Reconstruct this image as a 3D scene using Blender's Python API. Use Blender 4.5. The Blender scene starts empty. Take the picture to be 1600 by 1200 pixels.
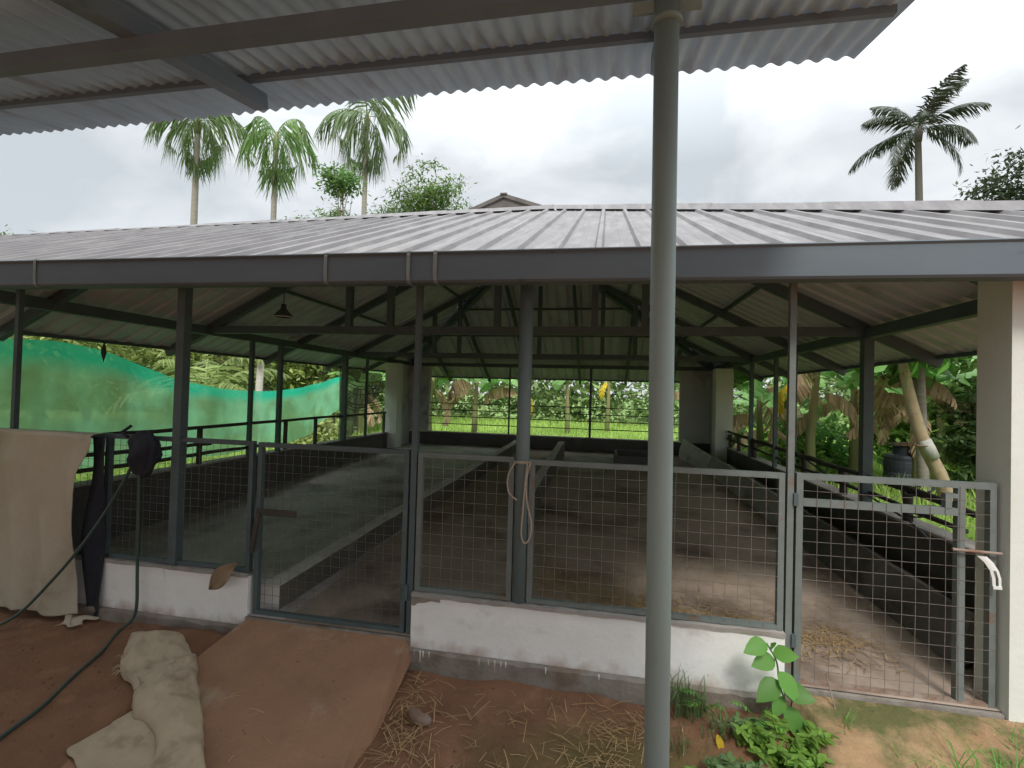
import bpy, math, random
import numpy as np
from mathutils import Vector, Matrix, noise as mnoise
random.seed(7); rng = np.random.default_rng(7)
R = math.radians
scene = bpy.context.scene
col = scene.collection

# ------------------------------------------------------------------ materials
MATS = {}
def mat(name, c1, c2=None, scale=4.0, rough=.8, c3=None, s3=1.2, t3=(.55,.7), metal=0., bump=0., bscale=30., stretch=None, spec=.4, island=0., detail=6):
    m = bpy.data.materials.new(name); m.use_nodes = True; nt = m.node_tree; N = nt.nodes; L = nt.links
    b = N['Principled BSDF']; b.inputs['Roughness'].default_value = rough; b.inputs['Metallic'].default_value = metal
    b.inputs['Specular IOR Level'].default_value = spec
    tc = N.new('ShaderNodeTexCoord'); vec = tc.outputs['Object']
    if stretch:
        mp = N.new('ShaderNodeMapping'); mp.inputs['Scale'].default_value = stretch; L.new(vec, mp.inputs['Vector']); vec = mp.outputs[0]
    def noise(s, d=detail):
        n = N.new('ShaderNodeTexNoise'); n.inputs['Scale'].default_value = s; n.inputs['Detail'].default_value = d; n.inputs['Roughness'].default_value = .62
        L.new(vec, n.inputs['Vector']); return n
    if c2 is None: c2 = tuple(x*.8 for x in c1)
    n1 = noise(scale); r = N.new('ShaderNodeValToRGB'); L.new(n1.outputs['Fac'], r.inputs[0])
    r.color_ramp.elements[0].position = .32; r.color_ramp.elements[1].position = .68
    r.color_ramp.elements[0].color = (*c1, 1); r.color_ramp.elements[1].color = (*c2, 1); c = r.outputs[0]
    if c3:
        n2 = noise(s3, 9); r2 = N.new('ShaderNodeValToRGB'); L.new(n2.outputs['Fac'], r2.inputs[0])
        r2.color_ramp.elements[0].position = t3[0]; r2.color_ramp.elements[1].position = t3[1]
        mx = N.new('ShaderNodeMix'); mx.data_type = 'RGBA'; L.new(r2.outputs[0], mx.inputs[0]); L.new(c, mx.inputs[6]); mx.inputs[7].default_value = (*c3, 1); c = mx.outputs[2]
    if island:
        g = N.new('ShaderNodeNewGeometry'); h = N.new('ShaderNodeHueSaturation')
        mr = N.new('ShaderNodeMapRange'); mr.inputs[3].default_value = 1-island; mr.inputs[4].default_value = 1+island
        L.new(g.outputs['Random Per Island'], mr.inputs[0]); L.new(mr.outputs[0], h.inputs['Value']); L.new(c, h.inputs['Color']); c = h.outputs[0]
    L.new(c, b.inputs['Base Color'])
    if bump:
        n3 = noise(bscale, 5); bp = N.new('ShaderNodeBump'); bp.inputs['Strength'].default_value = bump; bp.inputs['Distance'].default_value = .02
        L.new(n3.outputs['Fac'], bp.inputs['Height']); L.new(bp.outputs[0], b.inputs['Normal'])
    MATS[name] = m; return m

def leafmat(name, c1, c2, trans=.35, rough=.5, island=.35, scale=.6):
    m = mat(name, c1, c2, scale, rough, island=island, spec=.35); nt = m.node_tree; N = nt.nodes; L = nt.links
    b = N['Principled BSDF']; out = N['Material Output']
    t = N.new('ShaderNodeBsdfTranslucent'); mx = N.new('ShaderNodeMixShader'); mx.inputs[0].default_value = trans
    src = b.inputs['Base Color'].links[0].from_socket
    g = N.new('ShaderNodeGamma'); g.inputs[1].default_value = .85; L.new(src, g.inputs[0]); L.new(g.outputs[0], t.inputs[0])
    L.new(b.outputs[0], mx.inputs[1]); L.new(t.outputs[0], mx.inputs[2]); L.new(mx.outputs[0], out.inputs[0]); return m

M_steel = mat('painted_steel', (.085,.12,.125), (.065,.09,.095), 6, .55, c3=(.08,.075,.07), s3=3, t3=(.62,.75), bump=.08)
M_steel_l = mat('grey_green_steel', (.165,.19,.18), (.13,.15,.14), 7, .6, c3=(.17,.105,.065), s3=6, t3=(.58,.70), bump=.08)
M_post = mat('teal_pipe_paint', (.15,.20,.205), (.125,.17,.175), 3, .5, c3=(.30,.29,.26), s3=6, t3=(.62,.75), stretch=(1,1,.35), bump=.06)
M_pole = mat('grey_green_pipe_paint', (.30,.40,.40), (.25,.335,.335), 5, .55, c3=(.30,.22,.15), s3=5, t3=(.62,.74), stretch=(1,1,.4), bump=.05)
M_wire = mat('galvanised_wire', (.235,.23,.215), (.17,.135,.11), 20, .5, metal=.3)
M_wire_d = mat('dull_wire', (.12,.12,.11), (.09,.085,.08), 20, .6)
M_rust = mat('rusted_steel', (.20,.11,.07), (.30,.25,.21), 12, .8, bump=.2)
M_gut = mat('gutter_paint', (.125,.155,.175), (.105,.13,.15), 2, .6, c3=(.06,.07,.075), s3=7, t3=(.66,.74), stretch=(.6,1,2.5), spec=.3)
M_rooft = mat('weathered_roof_sheet', (.175,.165,.168), (.125,.116,.118), 3.5, .55, c3=(.235,.225,.222), s3=2.6, t3=(.46,.72), stretch=(3.2,.6,1), metal=.0, bump=.05)
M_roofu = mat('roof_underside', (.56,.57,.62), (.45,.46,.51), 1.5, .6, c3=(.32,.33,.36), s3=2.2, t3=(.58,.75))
M_corr = mat('galvanised_corrugated', (.52,.70,.86), (.42,.59,.74), 7, .5, c3=(.34,.41,.49), s3=3, t3=(.52,.7), stretch=(3,.5,1), metal=.0, bump=.15, bscale=60)  # extra blue in the base colour imitates lens veil over the sheet
M_steel_b = mat('blue_grey_steel', (.19,.25,.31), (.155,.21,.26), 4, .5, c3=(.11,.12,.13), s3=3, t3=(.6,.75), bump=.06)
M_white = mat('white_wash', (.84,.84,.82), (.76,.76,.74), 4, .85, c3=(.56,.53,.48), s3=3.4, t3=(.60,.80), bump=.15, bscale=25)
nt = M_white.node_tree; N = nt.nodes; L = nt.links; b = N['Principled BSDF']; src = b.inputs['Base Color'].links[0].from_socket
tc = N.new('ShaderNodeTexCoord')
for sc_, s_, lo, hi, cc in (((5,5,.7),1.6,.66,.74,(.46,.27,.15)), ((1,1,1),38,.70,.74,(.16,.14,.13)), ((1,1,1.6),7.,.60,.76,(.58,.57,.55))):
    mp = N.new('ShaderNodeMapping'); mp.inputs['Scale'].default_value = sc_; L.new(tc.outputs['Object'], mp.inputs[0]); n_ = N.new('ShaderNodeTexNoise'); n_.inputs['Scale'].default_value = s_; n_.inputs['Detail'].default_value = 5; L.new(mp.outputs[0], n_.inputs[0])
    r_ = N.new('ShaderNodeMapRange'); r_.inputs[1].default_value = lo; r_.inputs[2].default_value = hi; r_.inputs[4].default_value = .55; L.new(n_.outputs[0], r_.inputs[0])
    m_ = N.new('ShaderNodeMix'); m_.data_type = 'RGBA'; L.new(r_.outputs[0], m_.inputs[0]); L.new(src, m_.inputs[6]); m_.inputs[7].default_value = (*cc,1); src = m_.outputs[2]
sx = N.new('ShaderNodeSeparateXYZ'); L.new(tc.outputs['Object'], sx.inputs[0]); n_ = N.new('ShaderNodeTexNoise'); n_.inputs['Scale'].default_value = 9; n_.inputs['Detail'].default_value = 8; L.new(tc.outputs['Object'], n_.inputs[0])
r_ = N.new('ShaderNodeMapRange'); r_.inputs[1].default_value = .10; r_.inputs[2].default_value = -.09; L.new(sx.outputs[2], r_.inputs[0]); q_ = N.new('ShaderNodeMath'); q_.operation = 'MULTIPLY'; L.new(r_.outputs[0], q_.inputs[0]); L.new(n_.outputs[0], q_.inputs[1])
q2 = N.new('ShaderNodeMapRange'); q2.inputs[1].default_value = .28; q2.inputs[2].default_value = .62; q2.inputs[4].default_value = .75; L.new(q_.outputs[0], q2.inputs[0]); m_ = N.new('ShaderNodeMix'); m_.data_type = 'RGBA'; L.new(q2.outputs[0], m_.inputs[0]); L.new(src, m_.inputs[6]); m_.inputs[7].default_value = (.36,.21,.14,1); src = m_.outputs[2]
L.new(src, b.inputs['Base Color'])
M_cream = mat('pale_green_wall_paint', (.68,.705,.65), (.60,.625,.57), 2, .85, c3=(.50,.49,.42), s3=2.6, t3=(.62,.8), bump=.1)
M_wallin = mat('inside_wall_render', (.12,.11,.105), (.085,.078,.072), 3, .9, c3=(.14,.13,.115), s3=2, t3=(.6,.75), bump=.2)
M_plinth = mat('mossy_cement', (.30,.27,.235), (.20,.175,.15), 5, .95, c3=(.17,.115,.075), s3=2.5, t3=(.5,.7), bump=.4, bscale=35)
M_conc = mat('worn_concrete', (.40,.375,.345), (.29,.265,.24), 3, .9, c3=(.20,.165,.13), s3=1.8, t3=(.5,.7), bump=.25)
M_floor = mat('dung_stained_concrete', (.41,.325,.26), (.30,.235,.185), 2.2, .85, c3=(.13,.09,.065), s3=1.1, t3=(.5,.68), bump=.3, bscale=12)
M_floorl = mat('grey_stained_concrete', (.55,.49,.475), (.40,.36,.345), 2.2, .6, c3=(.16,.135,.12), s3=1.0, t3=(.48,.66), bump=.25, bscale=14)
M_ramp = mat('earth_stained_cement', (.36,.20,.118), (.26,.145,.085), 2.6, .9, c3=(.42,.33,.24), s3=2.2, t3=(.56,.72), bump=.45, bscale=26)
M_cloth = mat('beige_canvas', (.47,.41,.315), (.40,.345,.26), 3, .9, c3=(.30,.24,.17), s3=3, t3=(.58,.8), bump=.12, bscale=150)
M_dark = mat('dark_rag', (.018,.02,.03), (.03,.03,.04), 6, .95, bump=.4)
M_sack = mat('woven_plastic_sack', (.48,.39,.275), (.40,.315,.225), 5, .8, c3=(.24,.16,.10), s3=5, t3=(.55,.75), bump=.35, bscale=120)
M_hose = mat('green_hose_rubber', (.032,.065,.052), (.045,.07,.058), 6, .45)
M_rope = mat('tan_rope_fibre', (.40,.34,.26), (.30,.25,.19), 30, .95)
M_black = mat('black_plastic', (.05,.055,.075), (.07,.075,.10), 5, .5)
M_lampw = mat('white_rim_enamel', (.75,.75,.72), None, 4, .4)
M_bark = mat('grey_bark', (.30,.26,.21), (.19,.16,.13), 10, .95, bump=.5, bscale=20)
M_areca = mat('areca_bark', (.36,.34,.29), (.25,.23,.19), 5, .9, stretch=(1,1,6), bump=.2)
M_yel = mat('yellow_bark', (.40,.31,.19), (.30,.23,.14), 5, .9, c3=(.24,.18,.11), s3=6, t3=(.55,.7))
M_stem = mat('banana_stem', (.22,.25,.10), (.24,.17,.09), 4, .8, stretch=(1,1,.3))
M_straw = leafmat('straw', (.50,.36,.18), (.36,.24,.11), .1, .9, .4)
M_branch = mat('dark_bamboo', (.07,.06,.05), (.045,.04,.035), 8, .8, bump=.3)
L_tree = leafmat('tree_leaves', (.09,.17,.04), (.17,.26,.07), .4)
L_hill = leafmat('hill_leaves', (.27,.36,.10), (.38,.42,.15), .4)
L_dark = leafmat('bush_leaves', (.10,.18,.065), (.17,.25,.10), .35, .35)
L_palm = leafmat('palm_leaves', (.08,.15,.04), (.13,.20,.06), .35, .4)
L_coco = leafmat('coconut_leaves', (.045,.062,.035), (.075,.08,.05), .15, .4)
L_ban = leafmat('banana_leaves', (.20,.42,.11), (.34,.54,.22), .5, .4, .25)
L_dry = leafmat('dry_banana_leaves', (.52,.33,.22), (.62,.44,.31), .3, .9, .35)
L_yel = leafmat('yellow_leaf', (.80,.55,.03), (.72,.50,.05), .4, .5, .15)
L_weed = leafmat('weed_leaves', (.11,.30,.05), (.18,.38,.08), .4, .45, .3)
L_grass = leafmat('grass_blades', (.34,.52,.10), (.44,.60,.15), .45, .5, .35, .3)

# ------------------------------------------------------------------ mesh builder
class MB:
    def __init__(s): s.v = []; s.f = []; s.m = []
    def add(s, vs, fs, mi=0):
        o = len(s.v); s.v.extend([tuple(map(float, v)) for v in vs]); s.f.extend([tuple(i+o for i in f) for f in fs]); s.m.extend([mi]*len(fs)); return s
    def box(s, a, b, mi=0):
        (x0,y0,z0),(x1,y1,z1) = a,b
        return s.add([(x0,y0,z0),(x1,y0,z0),(x1,y1,z0),(x0,y1,z0),(x0,y0,z1),(x1,y0,z1),(x1,y1,z1),(x0,y1,z1)],
              [(0,3,2,1),(4,5,6,7),(0,1,5,4),(1,2,6,5),(2,3,7,6),(3,0,4,7)], mi)
    def bar(s, p, q, w, h, mi=0):     # rectangular bar, w sideways, h upward
        p = Vector(p); q = Vector(q); d = (q-p).normalized(); up = Vector((0,0,1)) if abs(d.z) < .95 else Vector((0,1,0))
        r = d.cross(up).normalized(); u = r.cross(d); vs = []
        for c in (p, q):
            for a, b in ((-1,-1),(1,-1),(1,1),(-1,1)): vs.append(c + r*a*w/2 + u*b*h/2)
        return s.add(vs, [(0,1,2,3),(4,7,6,5),(0,4,5,1),(1,5,6,2),(2,6,7,3),(3,7,4,0)], mi)
    def tube(s, pts, r, n=8, mi=0, cap=True):
        pts = [Vector(p) for p in pts]; k = len(pts); rs = r if hasattr(r, '__len__') else [r]*k
        vs = []; prev = None
        for i, p in enumerate(pts):
            d = (pts[min(i+1,k-1)] - pts[max(i-1,0)]).normalized()
            if prev is None: prev = d.orthogonal().normalized()
            a = (prev - d*prev.dot(d)); a = a.normalized() if a.length > 1e-6 else d.orthogonal().normalized(); prev = a; b = d.cross(a)
            for j in range(n):
                t = 2*math.pi*j/n; vs.append(p + (a*math.cos(t)+b*math.sin(t))*rs[i])
        fs = [(i*n+j, i*n+(j+1)%n, (i+1)*n+(j+1)%n, (i+1)*n+j) for i in range(k-1) for j in range(n)]
        if cap: fs += [tuple(range(n))[::-1], tuple((k-1)*n+j for j in range(n))]
        return s.add(vs, fs, mi)
    def lathe(s, prof, c=(0,0,0), n=20, mi=0):
        vs = [(c[0]+r*math.cos(2*math.pi*j/n), c[1]+r*math.sin(2*math.pi*j/n), c[2]+z) for r, z in prof for j in range(n)]
        fs = [(i*n+j, i*n+(j+1)%n, (i+1)*n+(j+1)%n, (i+1)*n+j) for i in range(len(prof)-1) for j in range(n)]
        return s.add(vs, fs, mi)
    def grid(s, P, mi=0):             # P[i][j] points
        a = len(P); b = len(P[0]); vs = [p for row in P for p in row]
        return s.add(vs, [(i*b+j, i*b+j+1, (i+1)*b+j+1, (i+1)*b+j) for i in range(a-1) for j in range(b-1)], mi)
    def build(s, name, mats, parent=None, smooth=False):
        me = bpy.data.meshes.new(name); off = parent.location if parent else (0,0,0)
        me.from_pydata([(x-off[0], y-off[1], z-off[2]) for x,y,z in s.v], [], s.f)
        for m in (mats if isinstance(mats,(list,tuple)) else [mats]): me.materials.append(m)
        me.polygons.foreach_set('material_index', s.m)
        if smooth: me.polygons.foreach_set('use_smooth', [True]*len(s.f))
        me.update(); o = bpy.data.objects.new(name, me); col.objects.link(o)
        if parent: o.parent = parent
        return o
def npmesh(name, V, F, mats, parent=None, smooth=False, mi=None):
    me = bpy.data.meshes.new(name); V = np.asarray(V, float)
    if parent: V = V - np.array(parent.location)
    me.from_pydata(V.tolist(), [], [list(map(int,f)) for f in F])
    for m in (mats if isinstance(mats,(list,tuple)) else [mats]): me.materials.append(m)
    if mi is not None: me.polygons.foreach_set('material_index', mi)
    if smooth: me.polygons.foreach_set('use_smooth', [True]*len(F))
    me.update(); o = bpy.data.objects.new(name, me); col.objects.link(o)
    if parent: o.parent = parent
    return o
def tag(o, label=None, cat=None, group=None, kind=None):
    if label: o['label'] = label
    if cat: o['category'] = cat
    if group: o['group'] = group
    if kind: o['kind'] = kind
    return o
def thing(name, label, cat, loc=(0,0,0), group=None):
    o = bpy.data.objects.new(name, None); col.objects.link(o); o.location = loc; o.empty_display_size = .1
    return tag(o, label, cat, group)
def clone(root, loc, rz=0., sc=1., label=None):
    r = root.copy(); col.objects.link(r); r.location = loc; r.rotation_euler = (0,0,rz); r.scale = (sc,)*3
    if label: r['label'] = label
    for ch in list(root.children):
        c = ch.copy(); col.objects.link(c); c.parent = r
        for g in list(ch.children):
            d = g.copy(); col.objects.link(d); d.parent = c
    return r

# ------------------------------------------------------------------ ground
def gz(x, y):
    z = -.2 - .075*np.clip(3.04-y, 0, 2.5)
    z = np.where(y > 3.2, -.3, z)
    z = z + np.where((x < -2.45) & (y < 3.2), .06, 0.)
    z = z + .012*np.sin(x*5.1+y*3.3) + .01*np.sin(x*11.7-y*7.9) + .006*np.sin(23*x+1)*np.sin(19*y)
    m = np.exp(-((x-.75)/.35)**2 - ((y-2.75)/.22)**2)      # small earth mound beside the pole
    z = z + .10*m
    z = z - .5*np.clip((np.hypot(x, y)-60)/300, 0, 1)
    return z
def axis(fine0, fine1, st, far):
    a = list(np.arange(fine0, fine1, st)); d = st; x = a[-1]
    while x < far: d *= 1.22; x += d; a.append(x)
    d = st; x = a[0]; b = []
    while x > -far: d *= 1.22; x -= d; b.append(x)
    return np.array(b[::-1]+a)
gx = axis(-5.5, 3.0, .06, 400); gy = axis(1.0, 3.3, .05, 400)
XX, YY = np.meshgrid(gx, gy); ZZ = gz(XX, YY)
nx = len(gx); ny = len(gy)
F = [(j*nx+i, j*nx+i+1, (j+1)*nx+i+1, (j+1)*nx+i) for j in range(ny-1) for i in range(nx-1)]
M_soil = mat('red_laterite_soil', (.25,.125,.07), (.175,.088,.05), 3.2, .95, c3=(.31,.165,.095), s3=5, t3=(.56,.75), bump=.55, bscale=38)
nt = M_soil.node_tree; N = nt.nodes; L = nt.links; b = N['Principled BSDF']; src = b.inputs['Base Color'].links[0].from_socket
tc = N.new('ShaderNodeTexCoord'); sp = N.new('ShaderNodeSeparateXYZ'); L.new(tc.outputs['Object'], sp.inputs[0])
def mth(op, a, bb=None, cl=False):
    n = N.new('ShaderNodeMath'); n.operation = op; n.use_clamp = cl
    for k, v in enumerate((a, bb)):
        if v is None: continue
        if isinstance(v, (int, float)): n.inputs[k].default_value = v
        else: L.new(v, n.inputs[k])
    return n.outputs[0]
ns = N.new('ShaderNodeTexNoise'); ns.inputs['Scale'].default_value = 2.6; ns.inputs['Detail'].default_value = 8; L.new(tc.outputs['Object'], ns.inputs[0])
dx = mth('MULTIPLY', mth('SUBTRACT', sp.outputs[0], .1), 1.0); dy = mth('MULTIPLY', mth('SUBTRACT', sp.outputs[1], 2.45), 2.2)
rr = mth('SQRT', mth('ADD', mth('MULTIPLY', dx, dx), mth('MULTIPLY', dy, dy)))
moss = mth('MULTIPLY', mth('SUBTRACT', mth('ADD', mth('SUBTRACT', .95, rr), mth('MULTIPLY', ns.outputs[0], .9)), .62), 2.0, True)
mx = N.new('ShaderNodeMix'); mx.data_type = 'RGBA'; L.new(mth('MULTIPLY', moss, .75), mx.inputs[0]); L.new(src, mx.inputs[6]); mx.inputs[7].default_value = (.115,.10,.032,1)
gr = mth('MULTIPLY', mth('SUBTRACT', mth('ADD', sp.outputs[1], mth('MULTIPLY', ns.outputs[0], 1.2)), 4.0), 1.2, True)   # green ground cover beyond the front yard
mx2 = N.new('ShaderNodeMix'); mx2.data_type = 'RGBA'; L.new(gr, mx2.inputs[0]); L.new(mx.outputs[2], mx2.inputs[6]); mx2.inputs[7].default_value = (.15,.24,.06,1)
L.new(mx2.outputs[2], b.inputs['Base Color'])
tag(npmesh('ground', np.stack([XX.ravel(), YY.ravel(), ZZ.ravel()], 1), F, M_soil, smooth=True), kind='structure')

# earth stained cement ramp up to the left gate
mb = MB(); P0 = []
rows = [(3.02,-.018),(2.7,-.085),(2.3,-.165),(1.9,-.24),(1.4,-.325),(1.0,-.38)]
wl = lambda y: -2.40 - .08*(3.02-y); wr = lambda y: -1.205 + .05*(3.02-y)
top = [[(wl(y)+(wr(y)-wl(y))*t + .012*math.sin(9*y+t*3)*(t in (0,1)), y, z) for t in (0,.25,.5,.75,1)] for y, z in rows]
bot = [[(wl(y)-.02, y, z-.09), (wr(y)+.035, y, z-.11)] for y, z in rows]
mb.grid([list(r) for r in top])
mb.grid([[top[i][4], bot[i][1]] for i in range(len(rows))]); mb.grid([[bot[i][0], top[i][0]] for i in range(len(rows))])
tag(mb.build('ramp', M_ramp), kind='structure')

mb = MB()
for k_ in range(60):
    y = random.uniform(1.9,2.98); x = random.uniform(-2.3,-1.25); z = float(np.interp(y,[r_[0] for r_ in rows[::-1]],[r_[1] for r_ in rows[::-1]])); s_ = random.choice((.004,.005,.006,.010))
    mb.add([(x+s_*random.uniform(.7,1.4)*math.cos(a), y+s_*random.uniform(.7,1.4)*math.sin(a), z+.0005) for a in np.linspace(0,5.2,6)]+[(x,y,z+s_*.6)], [(i,(i+1)%6,6) for i in range(6)])
tag(mb.build('ramp_crumbs', mat('dry_soil_crumb', (.34,.20,.12), (.20,.10,.055), 9, .95)), kind='stuff')
# shed floor: rises gently to the back
fz = lambda y: max(0., (y-3.3)*.038)
mb = MB(); ys = [3.0,3.3,5,7,9,11.3]
for mi, (xa, xb) in enumerate(((-4.9,-2.12),(-2.12,2.6))):
    mb.grid([[(xa+(xb-xa)*t, y, fz(y)-.004) for t in (0,.25,.5,.75,1)] for y in ys], mi)
tag(mb.build('shed_floor', [M_floorl, M_floor]), kind='structure')
mb = MB(); mb.grid([[(-.60,9.35,fz(9.35)+.03),(.27,9.35,fz(9.35)+.03)],[(-.60,10.5,fz(10.5)+.045),(.27,10.5,fz(10.5)+.045)]])
mb.box((-.60,9.35,.1),(.27,9.37,fz(9.35)+.029))
tag(mb.build('concrete_slab', M_conc), 'pale flat concrete slab on the pen floor near the back wall', 'slab')

# ------------------------------------------------------------------ the cattle shed
shed = thing('cattle_shed', 'open sided grey cattle shed with hipped sheet roof over low walls', 'shed', (-1.165,7,0))
YF = 3.04
S_side = .505; XE_L, XE_R, ZE = -5.48, 3.15, 2.04; XR = -1.165; YB = 12.1; ZB = 1.96; SB = .506
ZG = 2.458; YG = 2.86; SF = .4526; ZTOP = 4.22
frontz = lambda y: ZG + SF*(y-YG)
def sheet(name, O, U, V, N_, u0, u1, vmax, pitch, ribh, mats, prof=None):
    O, U, V, N_ = map(Vector, (O, U, V, N_)); mb = MB(); us = []
    k = math.floor(u0/pitch)
    prof = prof or ((0,0),(.34,0),(.37,.13),(.43,.13),(.46,0),(.72,0),(.78,1),(.90,1),(.96,0))
    while k*pitch < u1:
        for a, h in prof:
            u = (k+a)*pitch
            if u0 <= u <= u1: us.append((u, h*ribh))
        k += 1
    for off, mi in ((0,0),(-.008,1)):
        prev = None
        for u, h in us:
            v = vmax(u)
            if v < .03: prev = None; continue
            a = O + U*u + N_*(h+off) - V*.0; b = O + U*u + V*v + N_*(h+off)
            if prev: mb.add([prev[0], a, b, prev[1]], [(0,1,2,3) if mi == 0 else (3,2,1,0)], mi)
            prev = (a, b)
    return mb.build(name, mats, shed)
nrm = lambda s: math.sqrt(1+s*s)
hipL = lambda x: 6.83 - .175*(-1.1-x); hipR = lambda x: 6.83 - .592*(x+.75)
def fv(u):
    y = hipL(u) if u < -1.1 else (6.83 if u < -.75 else hipR(u)); return (y-YG)*nrm(SF)
k = nrm(SF); sheet('front_roof_sheet', (0,YG,ZG-.028), (1,0,-.006), (0,1/k,SF/k), (0,-SF/k,1/k), -13, 5.9, fv, .262, .028, [M_rooft, M_roofu])
k = nrm(S_side)
def sv(y):
    d = min(XR-XE_L, (frontz(y)-.13-ZE)/S_side, (ZB+SB*(YB-y)-ZE)/S_side); return d*k
sheet('side_roof_sheet', (XE_L,0,ZE), (0,1,0), (1/k,0,S_side/k), (-S_side/k,0,1/k), 2.9, YB, sv, .21, .03, [M_rooft, M_roofu], prof=((0,0),(.60,0),(.68,1),(.90,1),(.98,0)))
sheet('side_roof_sheet', (XE_R,0,ZE), (0,1,0), (-1/k,0,S_side/k), (S_side/k,0,1/k), 2.9, YB, sv, .21, .03, [M_rooft, M_roofu], prof=((0,0),(.60,0),(.68,1),(.90,1),(.98,0)))
k = nrm(SB)
bv = lambda x: min(YB-7.66, (ZE+S_side*min(x-XE_L, XE_R-x)-ZB)/SB)*k
sheet('back_roof_sheet', (0,YB,ZB), (1,0,0), (0,-1/k,SB/k), (0,SB/k,1/k), XE_L, XE_R, bv, .21, .03, [M_rooft, M_roofu], prof=((0,0),(.60,0),(.68,1),(.90,1),(.98,0)))
# ridge capping along the hips and the little raised ridge vent
mb = MB()
def cap(p, q, w=.11):
    p = Vector(p); q = Vector(q); n = max(2, int((q-p).length/1.1))
    for i in range(n):
        a = p.lerp(q, i/n); b_ = p.lerp(q, (i+1.03)/n); d = (b_-a).normalized(); s_ = d.cross(Vector((0,0,1))).normalized()
        o = Vector((0,0,.034+.006*(i % 2)))
        for sg in (1,-1):
            pa = a+s_*sg*w; pb = b_+s_*sg*w; dn = [(.022-.034*sg*0+ (frontz(q_.y)-.028-.006*q_.x)-q_.z) if q_.y < a.y+.001 and abs(q_.y-a.y) > .0 and s_.y*sg < 0 else -.03 for q_ in (pa, pb)]
            mb.add([pa+Vector((0,0,dn[0]+.008)), pb+Vector((0,0,dn[1]+.008)), b_+o+Vector((0,0,.018)), a+o+Vector((0,0,.018))], [(0,1,2,3)])
cap((-1.1,6.83,frontz(6.83)), (-12.9,hipL(-12.9),frontz(hipL(-12.9)))); cap((-.75,6.83,frontz(6.83)), (5.85,hipR(5.85),frontz(hipR(5.85)))); cap((-1.1,6.83,frontz(6.83)),(-.75,6.83,frontz(6.83)))
mb.build('ridge_cap', M_rooft, shed)
mb = MB(); g0 = [(-2.12,7.05,4.33),(-1.53,7.05,4.565),(-.80,7.05,4.31)]; g1 = [(x,8.3,z) for x,_,z in g0]
mb.add(g0+g1, [(0,1,4,3),(1,2,5,4),(0,2,1),(3,4,5)]); mb.bar((-1.53,7.0,4.585),(-1.53,8.35,4.585),.10,.02)
mb.add([(x,y-.03,z+.03) for x,y,z in g0]+[(x,y-.03,z-.03) for x,y,z in g0], [(0,1,4,3),(1,2,5,4)])
mb.build('ridge_vent', mat('grey_cement_vent', (.17,.155,.14), (.10,.095,.085), 5, .9, bump=.2), shed)
# frame
def part(mb, name, m, **k): return mb.build(name, m, shed, **k)
for x in (-4.83, 2.5):
    part(MB().box((x-.04,2.95,2.215),(x+.04,11.36,2.315)), 'wall_plate', M_steel)
part(MB().box((-4.78,11.3,2.205),(2.45,11.37,2.29)), 'wall_plate', M_steel)
for y in (5.2, 8.8):
    part(MB().box((-4.785,y-.04,2.238),(2.455,y+.04,2.325)), 'tie_beam', M_steel)
under = lambda x: ZE + S_side*min(x-XE_L, XE_R-x)
for y, xs in ((5.2, (-2.95,-2.43,-1.165,-.1,.42)), (8.8, (-3.2,-2.7,-1.165,-.02,.55))):
    for x in xs:
        zt = min(under(x), ZB+SB*(YB-y), frontz(y)-.12) - .05
        part(MB().box((x-.035,y-.035,2.326),(x+.035,y+.035,zt)), 'strut', M_steel)
for y in (3.45,5.2,7.0,8.8,10.3):
    for xe in (XE_L, XE_R):
        d = min(XR-XE_L, (frontz(y)-.2-ZE)/S_side, (ZB+SB*(YB-y)-ZE)/S_side); sg = 1 if xe < 0 else -1
        part(MB().bar((xe+sg*.03,y,ZE-.055),(xe+sg*d,y,ZE+S_side*d-.075),.06,.09), 'rafter', M_steel)
mbp = {}
for d in (.06,1.55,2.75,3.75):
    for xe in (XE_L, XE_R):
        sg = 1 if xe < 0 else -1
        yb = YB - (ZE+S_side*d-ZB)/SB; y0 = max(2.92, YG+(ZE+S_side*d+.17-ZG)/SF)
        x = xe+sg*d; z = ZE+S_side*d-.03
        part(MB().bar((x,y0,z),(x,yb,z),.04,.035), 'purlin', M_steel)
for d in (.06,.95,1.8,2.65,3.5,4.2):
    h = (ZB+SB*d-ZE)/S_side; y = YB-d; z = ZB+SB*d-.03
    part(MB().bar((XE_L+h+.03,y,z),(XE_R-h-.03,y,z),.04,.035), 'purlin', M_steel)
for x in (-3.9,-2.85,-1.8,-.55,.55,1.6):
    d = min(YB-7.7, (ZE+S_side*min(x-XE_L,XE_R-x)-ZB)/SB)
    part(MB().bar((x,YB-.03,ZB-.075),(x,YB-d,ZB+SB*d-.085),.055,.07), 'rafter', M_steel)
for xe in (XE_L, XE_R):
    part(MB().bar((xe+(.1 if xe < 0 else -.1),YB-.05,ZB-.04),(XR,7.68,4.12),.09,.13), 'hip_rafter', M_steel)
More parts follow.
